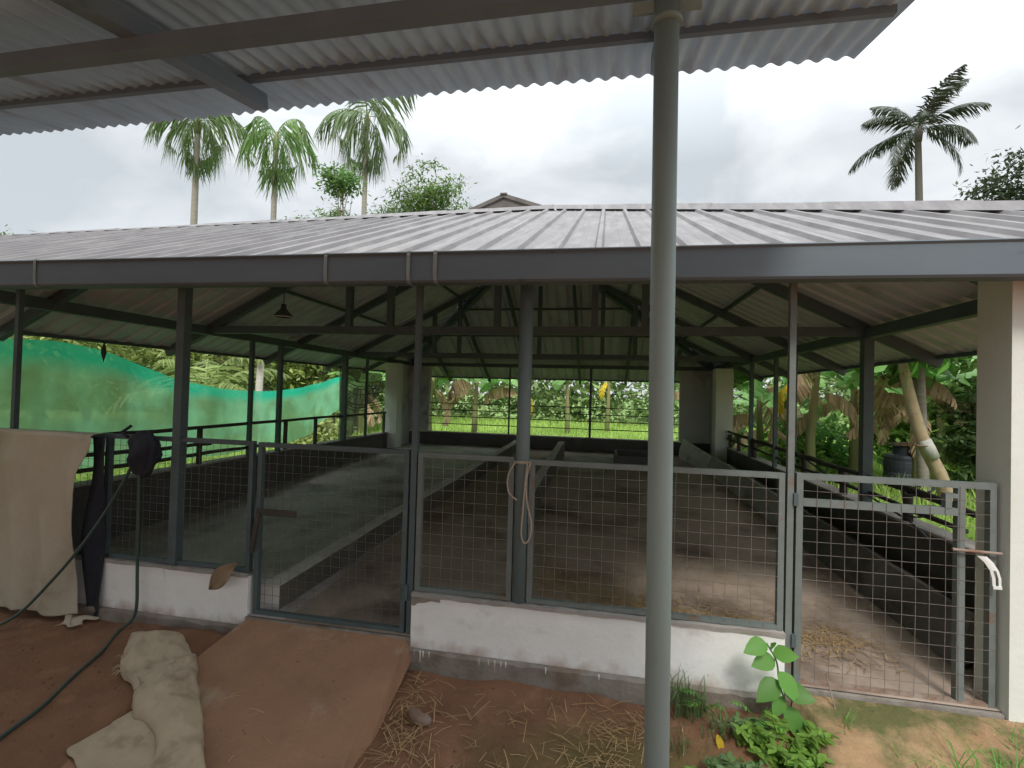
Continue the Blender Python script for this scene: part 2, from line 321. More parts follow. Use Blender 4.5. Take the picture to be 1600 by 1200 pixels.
# posts on the side and front walls
for x, y, w in ((-4.83,5.94,.05),(-4.83,6.55,.06),(-4.83,8.43,.085),(-4.83,9.3,.045),(2.5,5.19,.085),(2.5,7.01,.075),(2.5,7.66,.05),(2.5,8.83,.06)):
    part(MB().box((x-w/2,y-w/2,.60),(x+w/2,y+w/2,2.214)), 'post', M_steel)
def fpost(x, z0, w, m, z1=2.44, round_=False, y=YF):
    mb = MB()
    if round_: mb.tube([(x,y,z0),(x,y,z1)], w/2, 16)
    else: mb.box((x-w/2,y-w/2,z0),(x+w/2,y+w/2,z1))
    part(mb, 'post', m, smooth=round_)
fpost(-3.05,.279,.066,M_steel); fpost(-4.59,.279,.036,M_steel); fpost(1.075,-.03,.034,M_steel_l); fpost(-.49,.279,.088,M_post,round_=True); fpost(-1.215,-.02,.038,M_steel)
fpost(-3.665,.279,.038,M_steel,1.2)
# low walls
def wall(name, a, b, m): return part(MB().box(a,b), name, m)
M_whitel = M_white
for xa, xb in ((-4.95,-2.405),(-1.193,1.05)):
    mb = MB(); mb.box((xa,3.0,-.075),(xb,3.12,.262)); part(mb, 'half_wall', M_white)
    # chipped cement coping, a little uneven
    mb = MB(); n = 40; P = []
    for j,(yy,zz) in enumerate(((2.992,.255),(2.99,.277),(3.125,.279),(3.127,.255))):
        P.append([(xa+(xb-xa)*i/n, yy, zz+random.uniform(-.004,.004)) for i in range(n+1)])
    mb.grid(P); part(mb, 'coping', M_conc)
    mb = MB(); P = []
    for j,(yy,zz) in enumerate(((2.985,-.5),(2.972,-.09),(2.999,-.074))):
        P.append([(xa+(xb-xa)*i/n, yy+random.uniform(-.006,.006), zz+(random.uniform(-.008,.008) if j == 1 else 0)) for i in range(n+1)])
    mb.grid(P); mb.add([(xa,2.972,-.5),(xa,2.972,-.08),(xa,3.12,-.08),(xa,3.12,-.5),(xb,2.972,-.5),(xb,2.972,-.08),(xb,3.12,-.08),(xb,3.12,-.5)], [(0,1,2,3),(7,6,5,4)])
    part(mb, 'plinth', M_plinth)
mb = MB(); mb.add([(-1.195,2.997,.20),(-1.195,2.997,.256),(-1.0,2.997,.256),(-.995,2.997,.232),(-1.06,2.997,.236),(-1.10,2.997,.222),(-1.15,2.997,.215),(-1.17,2.997,.196)], [(0,7,6,5,4,3,2,1)]); part(mb, 'bare_patch', M_plinth)
# paint drips under the white wash
for c in (-1.15,-1.11,-1.09,-1.05,-.72,-.66,-.62,-.58,-.55,-.30,.02,.42):
    l = random.choice((.015,.02,.03,.055)); mb = MB(); mb.add([(c-.006,2.9672,-.07),(c+.006,2.9672,-.07),(c+.002,2.966,-.09-l),(c-.002,2.966,-.09-l)], [(0,1,2,3)]); part(mb, 'paint_drip', M_white)
wall('threshold', (-2.41,2.99,-.4),(-1.19,3.12,-.012), M_plinth); wall('threshold', (1.05,2.98,-.5),(2.12,3.12,-.012), M_plinth)
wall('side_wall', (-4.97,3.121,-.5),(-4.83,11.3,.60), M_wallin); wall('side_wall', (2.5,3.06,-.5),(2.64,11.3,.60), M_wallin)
wall('wall_ledge', (-4.98,3.13,.601),(-4.815,11.29,.622), M_conc); wall('wall_ledge', (2.485,3.13,.601),(2.66,11.29,.622), M_conc)
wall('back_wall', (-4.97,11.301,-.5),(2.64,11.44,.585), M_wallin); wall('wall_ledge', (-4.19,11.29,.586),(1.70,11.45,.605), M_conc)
M_bwall = mat('old_grey_paint', (.50,.52,.49), (.42,.44,.41), 2.5, .9, c3=(.15,.145,.13), s3=2, t3=(.52,.72))
wall('back_wall', (-4.84,11.302,.60),(-4.2,11.43,2.2), M_bwall); wall('back_wall', (1.71,11.302,.60),(2.50,11.43,2.2), M_bwall)
wall('column', (-4.92,10.35,.0),(-4.62,10.65,2.21), M_cream); wall('column', (2.27,10.38,.0),(2.60,10.68,2.21), M_cream)
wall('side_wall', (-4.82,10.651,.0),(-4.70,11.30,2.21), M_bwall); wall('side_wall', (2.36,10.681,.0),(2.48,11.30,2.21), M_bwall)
wall('column', (2.105,2.96,-.5),(2.46,3.20,2.40), M_cream)
# window bars of the back opening
for z in (.80,.98,1.14,1.30): part(MB().tube([(-4.2,11.36,z),(1.71,11.36,z)], .011, 6), 'window_bar', M_wire_d)
for x, w in ((-2.19,.035),(-.27,.055)): part(MB().box((x-w/2,11.33,.606),(x+w/2,11.36+w/2,2.204)), 'window_post', M_steel)
# gutter with brackets
gut = MB(); prof = [(2.855,2.30),(2.835,2.272),(2.745,2.272),(2.735,2.285),(2.735,2.44),(2.725,2.452),(2.728,2.458),(2.742,2.446),(2.742,2.29),(2.85,2.28)]
tilt = lambda x: -.006*(x+4.7)
gut.grid([[(x,y,z+tilt(x)) for y,z in prof] for x in np.linspace(-13,5.9,40)])
go = part(gut, 'gutter', M_gut)
part(MB().bar((-13,2.8725,2.362+tilt(-13)),(5.9,2.8725,2.362+tilt(5.9)),.024,.14), 'fascia_board', M_gut)
for x in (-4.0,-1.72,-1.17,-1.0,4.2):
    mb = MB(); P = [[(x+dx_+.004*math.sin(z*40), y-.004, z+tilt(x)) for y,z in ((2.86,2.46),(2.735,2.463),(2.728,2.44),(2.731,2.33),(2.735,2.284),(2.75,2.267),(2.84,2.267))] for dx_ in (-.012,.012)]
    mb.grid(P); part(mb, 'gutter_bracket', mat('bracket_grey', (.24,.28,.28), None, 5, .5) if 'bracket_grey' not in MATS else MATS['bracket_grey'])

# ------------------------------------------------------------------ wire mesh panels and gates
def wires(mb, xa, xb, za, zb, y, st, r):
    n = max(1, round((xb-xa)/st)); 
    for i in range(1, n):
        x = xa+(xb-xa)*i/n; w = random.uniform(-.007,.007)
        mb.tube([(x,y,za),(x+w,y-.003,(za+zb)/2+random.uniform(-.2,.2)),(x,y,zb)], r, 4, cap=False)
    n = max(1, round((zb-za)/st))
    for i in range(1, n):
        z = za+(zb-za)*i/n; w = random.uniform(-.006,.004)
        mb.tube([(xa,y+.004,z),((xa+xb)/2+random.uniform(-.2,.2),y+.004,z+w),(xb,y+.004,z)], r, 4, cap=False)
def panel(name, label, cat, xa, xb, za, zb, m, mw, st=.07, y=YF, fw=.032, r=.0014):
    t = thing(name, label, cat, ((xa+xb)/2, y, za))
    mb = MB(); d = .018
    for a, b_ in (((xa,y-d,za),(xa+fw,y+d,zb)), ((xb-fw,y-d,za),(xb,y+d,zb)), ((xa+fw,y-d+.001,zb-fw),(xb-fw,y+d-.001,zb)), ((xa+fw,y-d+.001,za),(xb-fw,y+d-.001,za+fw*.8))): mb.box(a, b_)
    mb.build('frame', m, t)
    w = MB(); wires(w, xa+fw, xb-fw, za+.02, zb-.02, y-.022, st, r); w.build('wire_mesh', mw, t); return t
panel('mesh_panel', 'dark welded wire mesh panel on the left white low wall', 'mesh panel', -5.3, -2.42, .283, 1.205, M_steel, M_wire_d, .058)
panel('mesh_panel', 'narrow wire mesh panel between left gate and round teal post', 'mesh panel', -1.185, -.54, .283, 1.19, M_steel_l, M_wire)
panel('mesh_panel', 'wide wire mesh panel on the white low wall behind the foreground pole', 'mesh panel', -.44, 1.045, .283, 1.18, M_steel_l, M_wire)
g = panel('gate', 'dark closed wire mesh gate at the top of the earthen ramp', 'gate', -2.38, -1.25, .0, 1.20, M_steel, M_wire_d, .062)
MB().box((-1.256,3.0,.22),(-1.226,3.035,.32)).build('hinge', M_steel, g)
mb = MB(); mb.box((-2.36,2.99,.70),(-2.05,3.006,.745)); mb.bar((-2.375,2.985,.44),(-2.33,2.985,.72),.03,.02); mb.build('latch', M_branch, g)
g = thing('gate', 'grey wire mesh gate with bolt beside the pale green column', 'gate', (1.6,YF,0))
mb = MB(); y = YF
for a, b_ in (((1.105,y-.02,-.005),(1.14,y+.02,1.185)), ((1.905,y-.019,.012),(1.942,y+.019,1.15)), ((2.055,y-.02,-.02),(2.085,y+.02,1.185)), ((1.14,y-.019,1.15),(2.055,y+.019,1.184)), ((1.14,y-.021,1.0),(1.905,y+.017,1.04)), ((1.845,y-.024,1.04),(1.875,y+.014,1.118)), ((1.875,y-.024,1.095),(1.905,y+.014,1.118))): mb.box(a, b_)
mb.build('frame', M_steel_l, g)
MB().box((1.14,y-.018,-.015),(2.055,y+.018,.012)).build('bottom_rail', M_rust, g)
w = MB(); wires(w, 1.14, 2.055, .01, 1.16, y-.024, .0705, .0014); w.build('wire_mesh', M_wire, g)
MB().tube([(1.865,2.995,.826),(2.09,2.99,.822)], .008, 8).build('bolt', M_rust, g)
hz = MB(); prf = [(0,0,.022),(.03,-.03,.021),(.055,-.07,.02),(.066,-.11,.021),(.068,-.15,.02)]
P = [[(1.99+dx_-w_, 2.975, .805+dz) for dx_,dz,w_ in prf], [(1.99+dx_+w_, 2.975, .805+dz) for dx_,dz,w_ in prf]]
hz.grid(P[:1]+[[(1.99+dx_-.007,2.973,.805+dz) for dx_,dz,_ in prf]]); hz.grid([[(1.99+dx_+.007,2.973,.805+dz) for dx_,dz,_ in prf]]+P[1:])
hz.grid([[(1.983+dx_,2.973,.805+dz) for dx_,dz,_ in prf[:3]],[(1.997+dx_,2.973,.805+dz) for dx_,dz,_ in prf[:3]]]); hz.box((2.038,2.97,.640),(2.078,2.976,.656))
ho = hz.build('hasp', M_lampw, g)
sm = ho.modifiers.new('thick','SOLIDIFY'); sm.thickness = .004
for z in (1.0,.2): MB().box((1.088,3.01,z),(1.112,3.05,z+.07)).build('hinge', M_steel, g)

# ------------------------------------------------------------------ kerbs, trough, rails
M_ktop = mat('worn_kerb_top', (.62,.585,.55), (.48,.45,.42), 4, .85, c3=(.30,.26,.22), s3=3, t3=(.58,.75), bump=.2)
M_kside = mat('shaded_kerb_side', (.13,.115,.095), (.085,.075,.06), 3, .9, c3=(.20,.185,.16), s3=2, t3=(.6,.75), bump=.2)  # shade on the kerb's upright faces painted in as a darker concrete
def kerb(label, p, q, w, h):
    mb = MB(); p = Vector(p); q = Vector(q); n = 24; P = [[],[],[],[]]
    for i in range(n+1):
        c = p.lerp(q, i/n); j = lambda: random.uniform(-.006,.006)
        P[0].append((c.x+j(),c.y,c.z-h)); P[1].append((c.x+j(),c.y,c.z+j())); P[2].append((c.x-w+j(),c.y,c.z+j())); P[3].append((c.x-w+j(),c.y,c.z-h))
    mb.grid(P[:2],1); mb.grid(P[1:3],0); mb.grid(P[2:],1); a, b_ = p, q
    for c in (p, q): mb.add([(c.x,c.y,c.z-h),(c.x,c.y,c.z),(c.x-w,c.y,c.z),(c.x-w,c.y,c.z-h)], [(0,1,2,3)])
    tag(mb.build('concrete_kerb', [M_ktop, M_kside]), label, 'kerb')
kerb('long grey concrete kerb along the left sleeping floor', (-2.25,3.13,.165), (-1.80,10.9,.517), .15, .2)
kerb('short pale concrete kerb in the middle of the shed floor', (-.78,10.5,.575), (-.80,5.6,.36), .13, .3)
# curved manger along the right wall
def manger(label, y0, y1, x0, x1, h0, h1, m):
    mb = MB(); n = 20; prof = [(-.02,.0),(.0,.45),(.05,.85),(.07,1.0),(.11,1.0),(.11,.8),(.17,.45),(.30,.35),(.36,.6)]; P = []
    for i in range(n+1):
        t = i/n; y = y0+(y1-y0)*t; x = x0+(x1-x0)*t; h = h0+(h1-h0)*t; f = fz(y)
        P.append([(x+a, y, f+b_*h+random.uniform(-.004,.004)) for a, b_ in prof])
    mb.grid(P); mb.add(P[0], [tuple(range(len(prof)))]); mb.add(P[-1], [tuple(range(len(prof)))[::-1]])
    tag(mb.build('manger', m), label, 'manger')
M_mang = mat('manger_cement', (.55,.54,.51), (.42,.41,.385), 3, .85, c3=(.16,.145,.13), s3=6, t3=(.60,.72), bump=.2)
M_mangd = mat('dirty_manger_cement', (.17,.155,.14), (.10,.09,.08), 2, .9, c3=(.06,.05,.045), s3=3, t3=(.5,.7), bump=.2)
manger('pale curved concrete manger at the far right corner', 9.55, 10.9, 1.93, 1.66, .26, .42, M_mang)
manger('grey curved concrete manger nearer the gate along the right wall', 6.3, 9.45, 2.08, 1.95, .30, .30, M_conc)
manger('dark dirty concrete manger right behind the grey gate', 3.4, 6.2, 2.16, 2.08, .32, .32, M_mangd)
mb = MB(); f = fz(9.2)
for a, b_ in (((.26,9.3,f-.1),(1.3,9.36,f+.24)), ((.26,10.2,f-.1),(1.3,10.26,f+.26)), ((.26,9.36,f-.1),(.32,10.2,f+.25)), ((1.24,9.36,f-.1),(1.3,10.2,f+.25)), ((.32,9.36,f-.1),(1.24,10.2,f+.08))): mb.box(a, b_)
tag(mb.build('water_trough', M_wallin), 'dark low box trough in front of the back wall', 'trough')
# side railings made of dark knotty poles
def wobble(p, q, n, a, s):
    p = Vector(p); q = Vector(q); rr_ = random.Random(s)
    return [p.lerp(q, i/n) + Vector((rr_.uniform(-a,a), 0, rr_.uniform(-a,a))) for i in range(n+1)]
t = thing('railing', 'dark knotty pole railing along the right wall', 'railing', (2.5,7,.62))
for z, a, b_ in ((.865,3.1,11.2),(.72,3.9,10.4)):
    pts = wobble((2.52,a,z), (2.52,b_,z+.07), 22, .014, int(z*100)); MB().tube(pts, [random.uniform(.022,.034) if z > .8 else random.uniform(.016,.026) for _ in pts], 7).build('rail', M_branch, t, smooth=True)
for y in (4.6,5.7,6.7,8.75,9.7,10.3): MB().tube([(2.54,y,.60),(2.545,y+.01,.76),(2.53,y,.885)], [.04,.034,.045], 7).build('rail_post', M_branch, t, smooth=True)
for (y, z) in ((4.55,.90),(4.5,.74)):
    MB().tube([(2.55+.09*math.sin(a), y-.08+.10*math.cos(a), z+.045*math.sin(a*1.0)) for a in np.linspace(0,6.2,14)], .008, 6).build('wire_loop', M_black, t)
MB().tube([(2.50,6.9,.93),(2.47,6.0,.80),(2.48,5.2,.74),(2.44,4.4,.66),(2.40,4.1,.60)], .009, 6).build('wire_loop', M_black, t)
t = thing('railing', 'dark pole railing along the left wall in front of the green net', 'railing', (-4.83,7,.62))
for z, a, b_ in ((1.07,3.2,10.3),(.74,3.3,6.4)):
    pts = wobble((-4.85,a,z), (-4.85,b_,z), 16, .008, int(z*90)); MB().tube(pts, .022, 6).build('rail', M_branch, t, smooth=True)
MB().tube(wobble((-4.80,3.2,.90),(-4.84,5.3,.86),8,.012,5), .022, 6).build('rail', M_branch, t, smooth=True)
for y in (5.12,6.75,7.55,10.2): MB().box((-4.85-.022,y-.022,.622),(-4.85+.022,y+.022,1.07)).build('rail_post', M_branch, t)

# ------------------------------------------------------------------ foreground lean-to roof with its pole
lean = thing('lean_to_roof', 'grey corrugated lean-to roof overhead with steel beam and pole', 'lean-to', (.165,1.42,-.3))
YE, ZE2, S2 = 2.3, 3.108, .197; lz = lambda y: ZE2+S2*(y-YE)
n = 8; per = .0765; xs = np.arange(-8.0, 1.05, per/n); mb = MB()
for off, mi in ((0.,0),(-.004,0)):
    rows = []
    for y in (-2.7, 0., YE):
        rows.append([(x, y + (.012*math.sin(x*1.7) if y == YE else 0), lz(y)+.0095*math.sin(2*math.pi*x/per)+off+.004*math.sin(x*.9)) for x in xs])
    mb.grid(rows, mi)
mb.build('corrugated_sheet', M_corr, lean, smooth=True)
for x in (-5.6,-3.65,-1.66,.20):
    MB().bar((x,-2.6,lz(-2.6)-.082),(x,2.04,lz(2.04)-.082),.07,.07).build('rafter', M_steel_b, lean)
for y in (1.92,.95,-.3,-1.5): MB().bar((-8,y,lz(y)-.024),(1.0,y,lz(y)-.024),.026,.028).build('purlin', M_steel_b, lean)
MB().box((-8,1.385,2.765),(.7,1.44,2.815)).build('beam', M_steel_b, lean)
pl = MB(); pl.tube([(.185,1.45,-.42),(.165,1.43,1.6),(.155,1.41,2.766)], .0345, 24); pl.build('pole', M_pole, lean, smooth=True)
mb = MB(); mb.tube([(.157,1.41,2.66),(.157,1.41,2.672)], .042, 20); mb.box((.06,1.405,2.70),(.12,1.415,2.735)); mb.box((.19,1.405,2.70),(.25,1.415,2.735)); mb.build('pole_cap', M_pole, lean)
for y, x0 in ((1.40,-3.72),): MB().tube([(x0-3,y,-.3),(x0-3,y,2.765)], .0345, 16).build('pole', M_pole, lean, smooth=True)

# ------------------------------------------------------------------ cloth, hose, rope and small things
P = []; nu, nv = 150, 120
def fold(u): return .035*math.sin(u*9.0+.6)+.02*math.sin(u*21+1.)+.012*math.sin(u*37)
for j in range(nv+1):
    v = j/nv; row = []
    for i in range(nu+1):
        u = i/nu; edge = -3.73 - .02*math.sin(v*9) + .075*math.exp(-((v-.10)/.10)**2) - .05*math.exp(-((v-.55)/.2)**2)
        x = -5.35 + (edge+5.35)*u
        y = 2.945 - .02 - (fold(u)*(.25+v*.75)) - .05*v - .05*math.exp(-((u-1)/.06)**2)*math.sin(v*5)
        z = 1.195 - (v-.04)*1.36 - .02*math.sin(u*6)*v
        if v < .04: z = 1.205; y = 2.945 - .02 + (.04-v)*2.2
        y -= (.022*(1-2*abs(mnoise.noise(Vector((x*2.6+z*.5,z*.8,0)))))**3+.0025*(1-2*abs(mnoise.noise(Vector((x*9+z*5,z*5,3)))))**3)*min(1,v*5)
        z += .012*mnoise.noise(Vector((x*8,0,1)))*v
        row.append((x,y,z))
    P.append(row)
mb = MB(); mb.grid(P); o = mb.build('canvas_cloth', M_cloth, smooth=True); tag(o, 'beige canvas cloth draped over the left mesh panel down to the soil', 'cloth')
m_ = o.modifiers.new('thick','SOLIDIFY'); m_.thickness = .004
P = [[(-3.74+.13*t_-.05*math.exp(-((s_-.5)/.25)**2)*(1-t_), 2.975+.02*math.sin(s_*7+t_*4), 1.18-s_*1.33) for t_ in np.linspace(0,1,6)] for s_ in np.linspace(0,1,20)]
mb = MB(); mb.grid(P); o = mb.build('dark_cloth', M_dark, smooth=True); tag(o, 'narrow dark cloth strip hanging behind the edge of the beige canvas', 'cloth')
m_ = o.modifiers.new('thick','SOLIDIFY'); m_.thickness = .004
# bundle
mb = MB(); nn = 18; P = []
for i in range(nn+1):
    a = math.pi*i/nn; row = []
    for j in range(25):
        b_ = 2*math.pi*j/24; r_ = 1+.16*math.sin(3*b_+4*a)+.10*math.sin(7*b_-5*a)
        wd = .115*(1.1-.35*(1-math.cos(a))/2)
        row.append((-3.27+wd*r_*math.sin(a)*math.cos(b_), 2.96+.075*r_*math.sin(a)*math.sin(b_), 1.08+.165*math.cos(a)*(1+.05*math.sin(2*b_))))
    P.append(row)
mb.grid(P); mb.tube([(-3.20,2.95,1.20),(-3.16,2.93,1.12),(-3.18,2.93,.98),(-3.24,2.94,.93)], .02, 8); mb.tube([(-3.40,2.95,1.20),(-3.47,2.96,1.23),(-3.43,3.0,1.28)], .012, 6)
tag(mb.build('cloth_bundle', M_dark, smooth=True), 'dark navy cloth bundle hung on the left mesh panel', 'bundle')
def spline(pts, n=10):
    pts = [Vector(p) for p in pts]; out = []
    for i in range(len(pts)-1):
        p0, p1, p2, p3 = pts[max(i-1,0)], pts[i], pts[i+1], pts[min(i+2,len(pts)-1)]
        for k in range(n):
            t = k/n; out.append(.5*((2*p1)+(p2-p0)*t+(2*p0-5*p1+4*p2-p3)*t*t+(3*p1-p0-3*p2+p3)*t**3))
    return out+[pts[-1]]
def gzf(x, y): return float(gz(np.array(x), np.array(y)))
tag(MB().tube(spline([(-3.30,2.93,1.05),(-3.45,2.90,.75),(-3.62,2.85,.45),(-3.80,2.78,.18),(-4.0,2.70,-.06),(-4.2,2.6,-.14),(-4.6,2.4,-.17)]), .0105, 8).build('hose', M_hose, smooth=True), 'green hose slanting from the bundle past the canvas cloth', 'hose')
gp = [(-3.29,2.84),(-3.2,2.66),(-3.1,2.42),(-3.02,2.2),(-2.96,1.98),(-2.9,1.75),(-2.85,1.5)]
tag(MB().tube(spline([(-3.27,2.93,1.0),(-3.265,2.935,.6),(-3.262,2.94,.25),(-3.25,2.935,.0),(-3.27,2.92,-.10)]+[(x,y,gzf(x,y)+.012) for x,y in gp]), .0105, 8).build('hose', M_hose, smooth=True), 'green hose hanging straight down the left white wall onto the soil', 'hose')
# rope on the round post
mb = MB()
mb.tube([(-.49+.052*math.cos(a), YF+.052*math.sin(a), 1.155+.006*a/6) for a in np.linspace(0,12.5,40)], .006, 6)
mb.tube(spline([(-.53,2.99,1.16),(-.57,2.985,1.08),(-.565,2.98,.98),(-.51,2.975,.93)]), .006, 6)
mb.tube(spline([(-.45,2.985,1.16),(-.462,2.975,1.0),(-.470,2.97,.85),(-.475,2.968,.72),(-.45,2.966,.67),(-.42,2.968,.71),(-.415,2.97,.80),(-.445,2.974,.92),(-.455,2.98,1.05),(-.43,2.985,1.17)]), .006, 6)
tag(mb.build('rope', M_rope, smooth=True), 'tan rope looped round the teal post with its end hanging', 'rope')
# dry leaf on the wall
M_leafb = mat('withered_leaf', (.22,.15,.09), (.30,.22,.14), 12, .9, bump=.4)
P = [[(-2.66+.21*t+.045*w*(1-abs(2*t-1)**2)*.7, 2.955-.03*math.sin(t*3)-.02*abs(w), .175+.20*t-.055*w*(1-abs(2*t-1)**1.6)) for w in (-1,-.5,0,.5,1)] for t in np.linspace(0,1,12)]
mb = MB(); mb.grid(P); o = mb.build('dry_leaf', M_leafb, smooth=True); tag(o, 'folded dry brown leaf lying over the edge of the left white wall', 'dry leaf'); m_ = o.modifiers.new('thick','SOLIDIFY'); m_.thickness = .004
# dark lump beside post, old pot
mb = MB(); mb.lathe([(0,0),(.07,0),(.085,.04),(.085,.09),(.06,.14),(.04,.15),(.045,.17),(.03,.17),(.0,.13)], (-2.87,3.30,.0), 18); tag(mb.build('clay_pot', M_dark, smooth=True), 'small dark round pot on the floor behind the left mesh panel', 'pot')
# lamp
t = thing('pendant_lamp', 'small black cone lamp hanging under the roof', 'lamp', (-3.82,5.2,2.44))
MB().lathe([(.012,.16),(.028,.155),(.03,.11),(.045,.09),(.11,.012),(.115,.0),(.108,.0),(.04,.085),(.02,.09)], (-3.82,5.2,2.44), 22).build('shade', M_black, t, smooth=True)
MB().lathe([(.116,.004),(.124,.0),(.116,-.008),(.108,-.002),(.116,.004)], (-3.82,5.2,2.44), 22).build('rim', M_lampw, t, smooth=True)
MB().tube([(-3.82,5.2,2.60),(-3.82,5.2,2.83)], .006, 6).build('cord', M_black, t)
mb = MB(); mb.lathe([(.002,.13),(.006,.11),(.022,.05),(.024,.0),(.012,-.05),(.002,-.10)], (-5.38,4.35,1.91), 8); mb.tube([(-5.38,4.35,2.02),(-5.40,4.35,2.05)], .003, 5)
tag(mb.build('hanging_weight', M_branch, smooth=True), 'small dark spindle hanging from the left eave before the green net', 'weight')

# ------------------------------------------------------------------ nets
def netmat(name, c1, c2, dirt, tr, band):
    m = bpy.data.materials.new(name); m.use_nodes = True; nt = m.node_tree; N = nt.nodes; L = nt.links; b = N['Principled BSDF']; out = N['Material Output']
    uv = N.new('ShaderNodeUVMap'); mp = N.new('ShaderNodeMapping'); mp.inputs['Scale'].default_value = (16,1.6,1); L.new(uv.outputs[0], mp.inputs[0])
    n1 = N.new('ShaderNodeTexNoise'); n1.inputs['Scale'].default_value = 1.; n1.inputs['Detail'].default_value = 7; L.new(mp.outputs[0], n1.inputs[0])
    sp = N.new('ShaderNodeSeparateXYZ'); L.new(uv.outputs[0], sp.inputs[0])
    mr = N.new('ShaderNodeMapRange'); mr.inputs[1].default_value = band[0]; mr.inputs[2].default_value = band[1]; L.new(sp.outputs[1], mr.inputs[0])
    r = N.new('ShaderNodeValToRGB'); L.new(n1.outputs[0], r.inputs[0]); r.color_ramp.elements[0].position = .42; r.color_ramp.elements[1].position = .60
    mu = N.new('ShaderNodeMath'); mu.operation = 'MULTIPLY'; L.new(r.outputs[0], mu.inputs[0]); L.new(mr.outputs[0], mu.inputs[1])
    mx0 = N.new('ShaderNodeMix'); mx0.data_type = 'RGBA'; L.new(mr.outputs[0], mx0.inputs[0]); mx0.inputs[6].default_value = (*c1,1); mx0.inputs[7].default_value = (*c2,1)
    mx = N.new('ShaderNodeMix'); mx.data_type = 'RGBA'; L.new(mu.outputs[0], mx.inputs[0]); L.new(mx0.outputs[2], mx.inputs[6]); mx.inputs[7].default_value = (*dirt,1)
    L.new(mx.outputs[2], b.inputs['Base Color']); b.inputs['Roughness'].default_value = .8
    tl = N.new('ShaderNodeBsdfTranslucent'); L.new(mx.outputs[2], tl.inputs[0]); tp = N.new('ShaderNodeBsdfTransparent')
    a = N.new('ShaderNodeMixShader'); a.inputs[0].default_value = .85; L.new(b.outputs[0], a.inputs[1]); L.new(tl.outputs[0], a.inputs[2])
    c = N.new('ShaderNodeMixShader'); c.inputs[0].default_value = tr; L.new(a.outputs[0], c.inputs[1]); L.new(tp.outputs[0], c.inputs[2]); L.new(c.outputs[0], out.inputs[0]); return m
def net(name, top, bot, x, m, label, n=90, k=24, amp=.06):
    ty = [p[0] for p in top]; tz = [p[1] for p in top]; by = [p[0] for p in bot]; bz = [p[1] for p in bot]
    V = []; UV = []
    for i in range(n+1):
        a = i/n; y1 = ty[0]+(ty[-1]-ty[0])*a; z1 = np.interp(y1, ty, tz); y0 = by[0]+(by[-1]-by[0])*a; z0 = np.interp(y0, by, bz)
        for j in range(k+1):
            v = j/k; V.append((x+amp*math.sin(y1*3.1+v*1.5)*(.3+v)+amp*.4*math.sin(y1*8.7-v*2), y1+(y0-y1)*v, z1+(z0-z1)*v)); UV.append((a, v))
    Fc = [(i*(k+1)+j, i*(k+1)+j+1, (i+1)*(k+1)+j+1, (i+1)*(k+1)+j) for i in range(n) for j in range(k)]
    o = npmesh(name, V, Fc, m, smooth=True); ul = o.data.uv_layers.new(name='UVMap')
    for l in o.data.loops: ul.data[l.index].uv = UV[l.vertex_index]
    return tag(o, label, 'net')
M_net = netmat('green_shade_net', (.06,.92,.62), (.40,.93,.58), (.29,.58,.30), .14, (.10,.24))
def smoothpts(ps):
    c = spline([(0,a,b_) for a, b_ in ps], 8); return [(p.y, p.z) for p in c]
net('green_net', smoothpts([(2.2,1.99),(3.5,1.985),(4.13,2.0),(4.75,1.875),(5.4,1.68),(6.3,1.54),(7.3,1.515),(8.2,1.60),(9.55,1.85)]), smoothpts([(2.2,.62),(4.9,.60),(5.8,.575),(7.3,.56),(8.3,.68),(9.0,.92),(9.6,1.12)]), -5.57, M_net, 'long green shade net sagging outside the left wall')
M_net2 = netmat('brown_shade_net', (.075,.07,.055), (.17,.15,.12), (.05,.045,.04), .22, (.1,.5))
net('brown_net', smoothpts([(8.5,2.06),(9.2,1.98),(10.3,1.95)]), smoothpts([(8.5,.62),(9.05,.62),(9.2,.80),(9.35,1.12),(9.75,1.28),(10.3,1.55)]), -4.99, M_net2, 'old brown shade net gathered between left posts at the back', 50, 20, .03)
for i, z in enumerate((1.78,1.70,1.62,1.52,1.34,1.28,1.20,.98)):
    pass
mb = MB()
for i, z in enumerate((1.80,1.71,1.66,1.56,1.36,1.30,1.25)):
    mb.tube(spline([(-4.95,8.5,z+.05),(-4.93,9.1,z-.05-.01*i),(-4.94,9.7,z-.06),(-4.95,10.33,z-.02)]), .007, 5)
tag(mb.build('net_rope', M_dark), 'dark cords strung across the old brown shade net', 'rope')

# ------------------------------------------------------------------ sack on the soil
def ab(p, f, o_): return 1-2.2*abs(mnoise.noise(Vector((p.x*f, p.y*f, o_))))
def layer(Lq, Rq, nv, lift, thick, seed_):
    Lq = spline([(a,b_,0) for a, b_ in Lq], 11); Rq = spline([(a,b_,0) for a, b_ in Rq], 11); P = []
    for i in range(len(Lq)):
        s_ = i/(len(Lq)-1); row = []
        for j in range(nv+1):
            t_ = j/nv; p = Lq[i].lerp(Rq[i], t_); p = p + Vector((.012*mnoise.noise(Vector((p.x*14,p.y*14,seed_))), .012*mnoise.noise(Vector((p.x*14,p.y*14,seed_+5))), 0))
            g_ = max(gzf(p.x,p.y), (-.018-.2*(3.02-p.y)) if p.x > wl(p.y) else -9)
            bul = (4*t_*(1-t_))**.4*min(1, s_*8+.15)
            h = lift(s_) + bul*thick(s_)*(.028 + .040*ab(p,3.3,seed_) + .020*ab(p,7.,seed_+3) + .008*ab(p,16.,seed_+7))
            row.append((p.x, p.y, g_+.006+max(h, .0)))
        P.append(row)
    return P, Lq
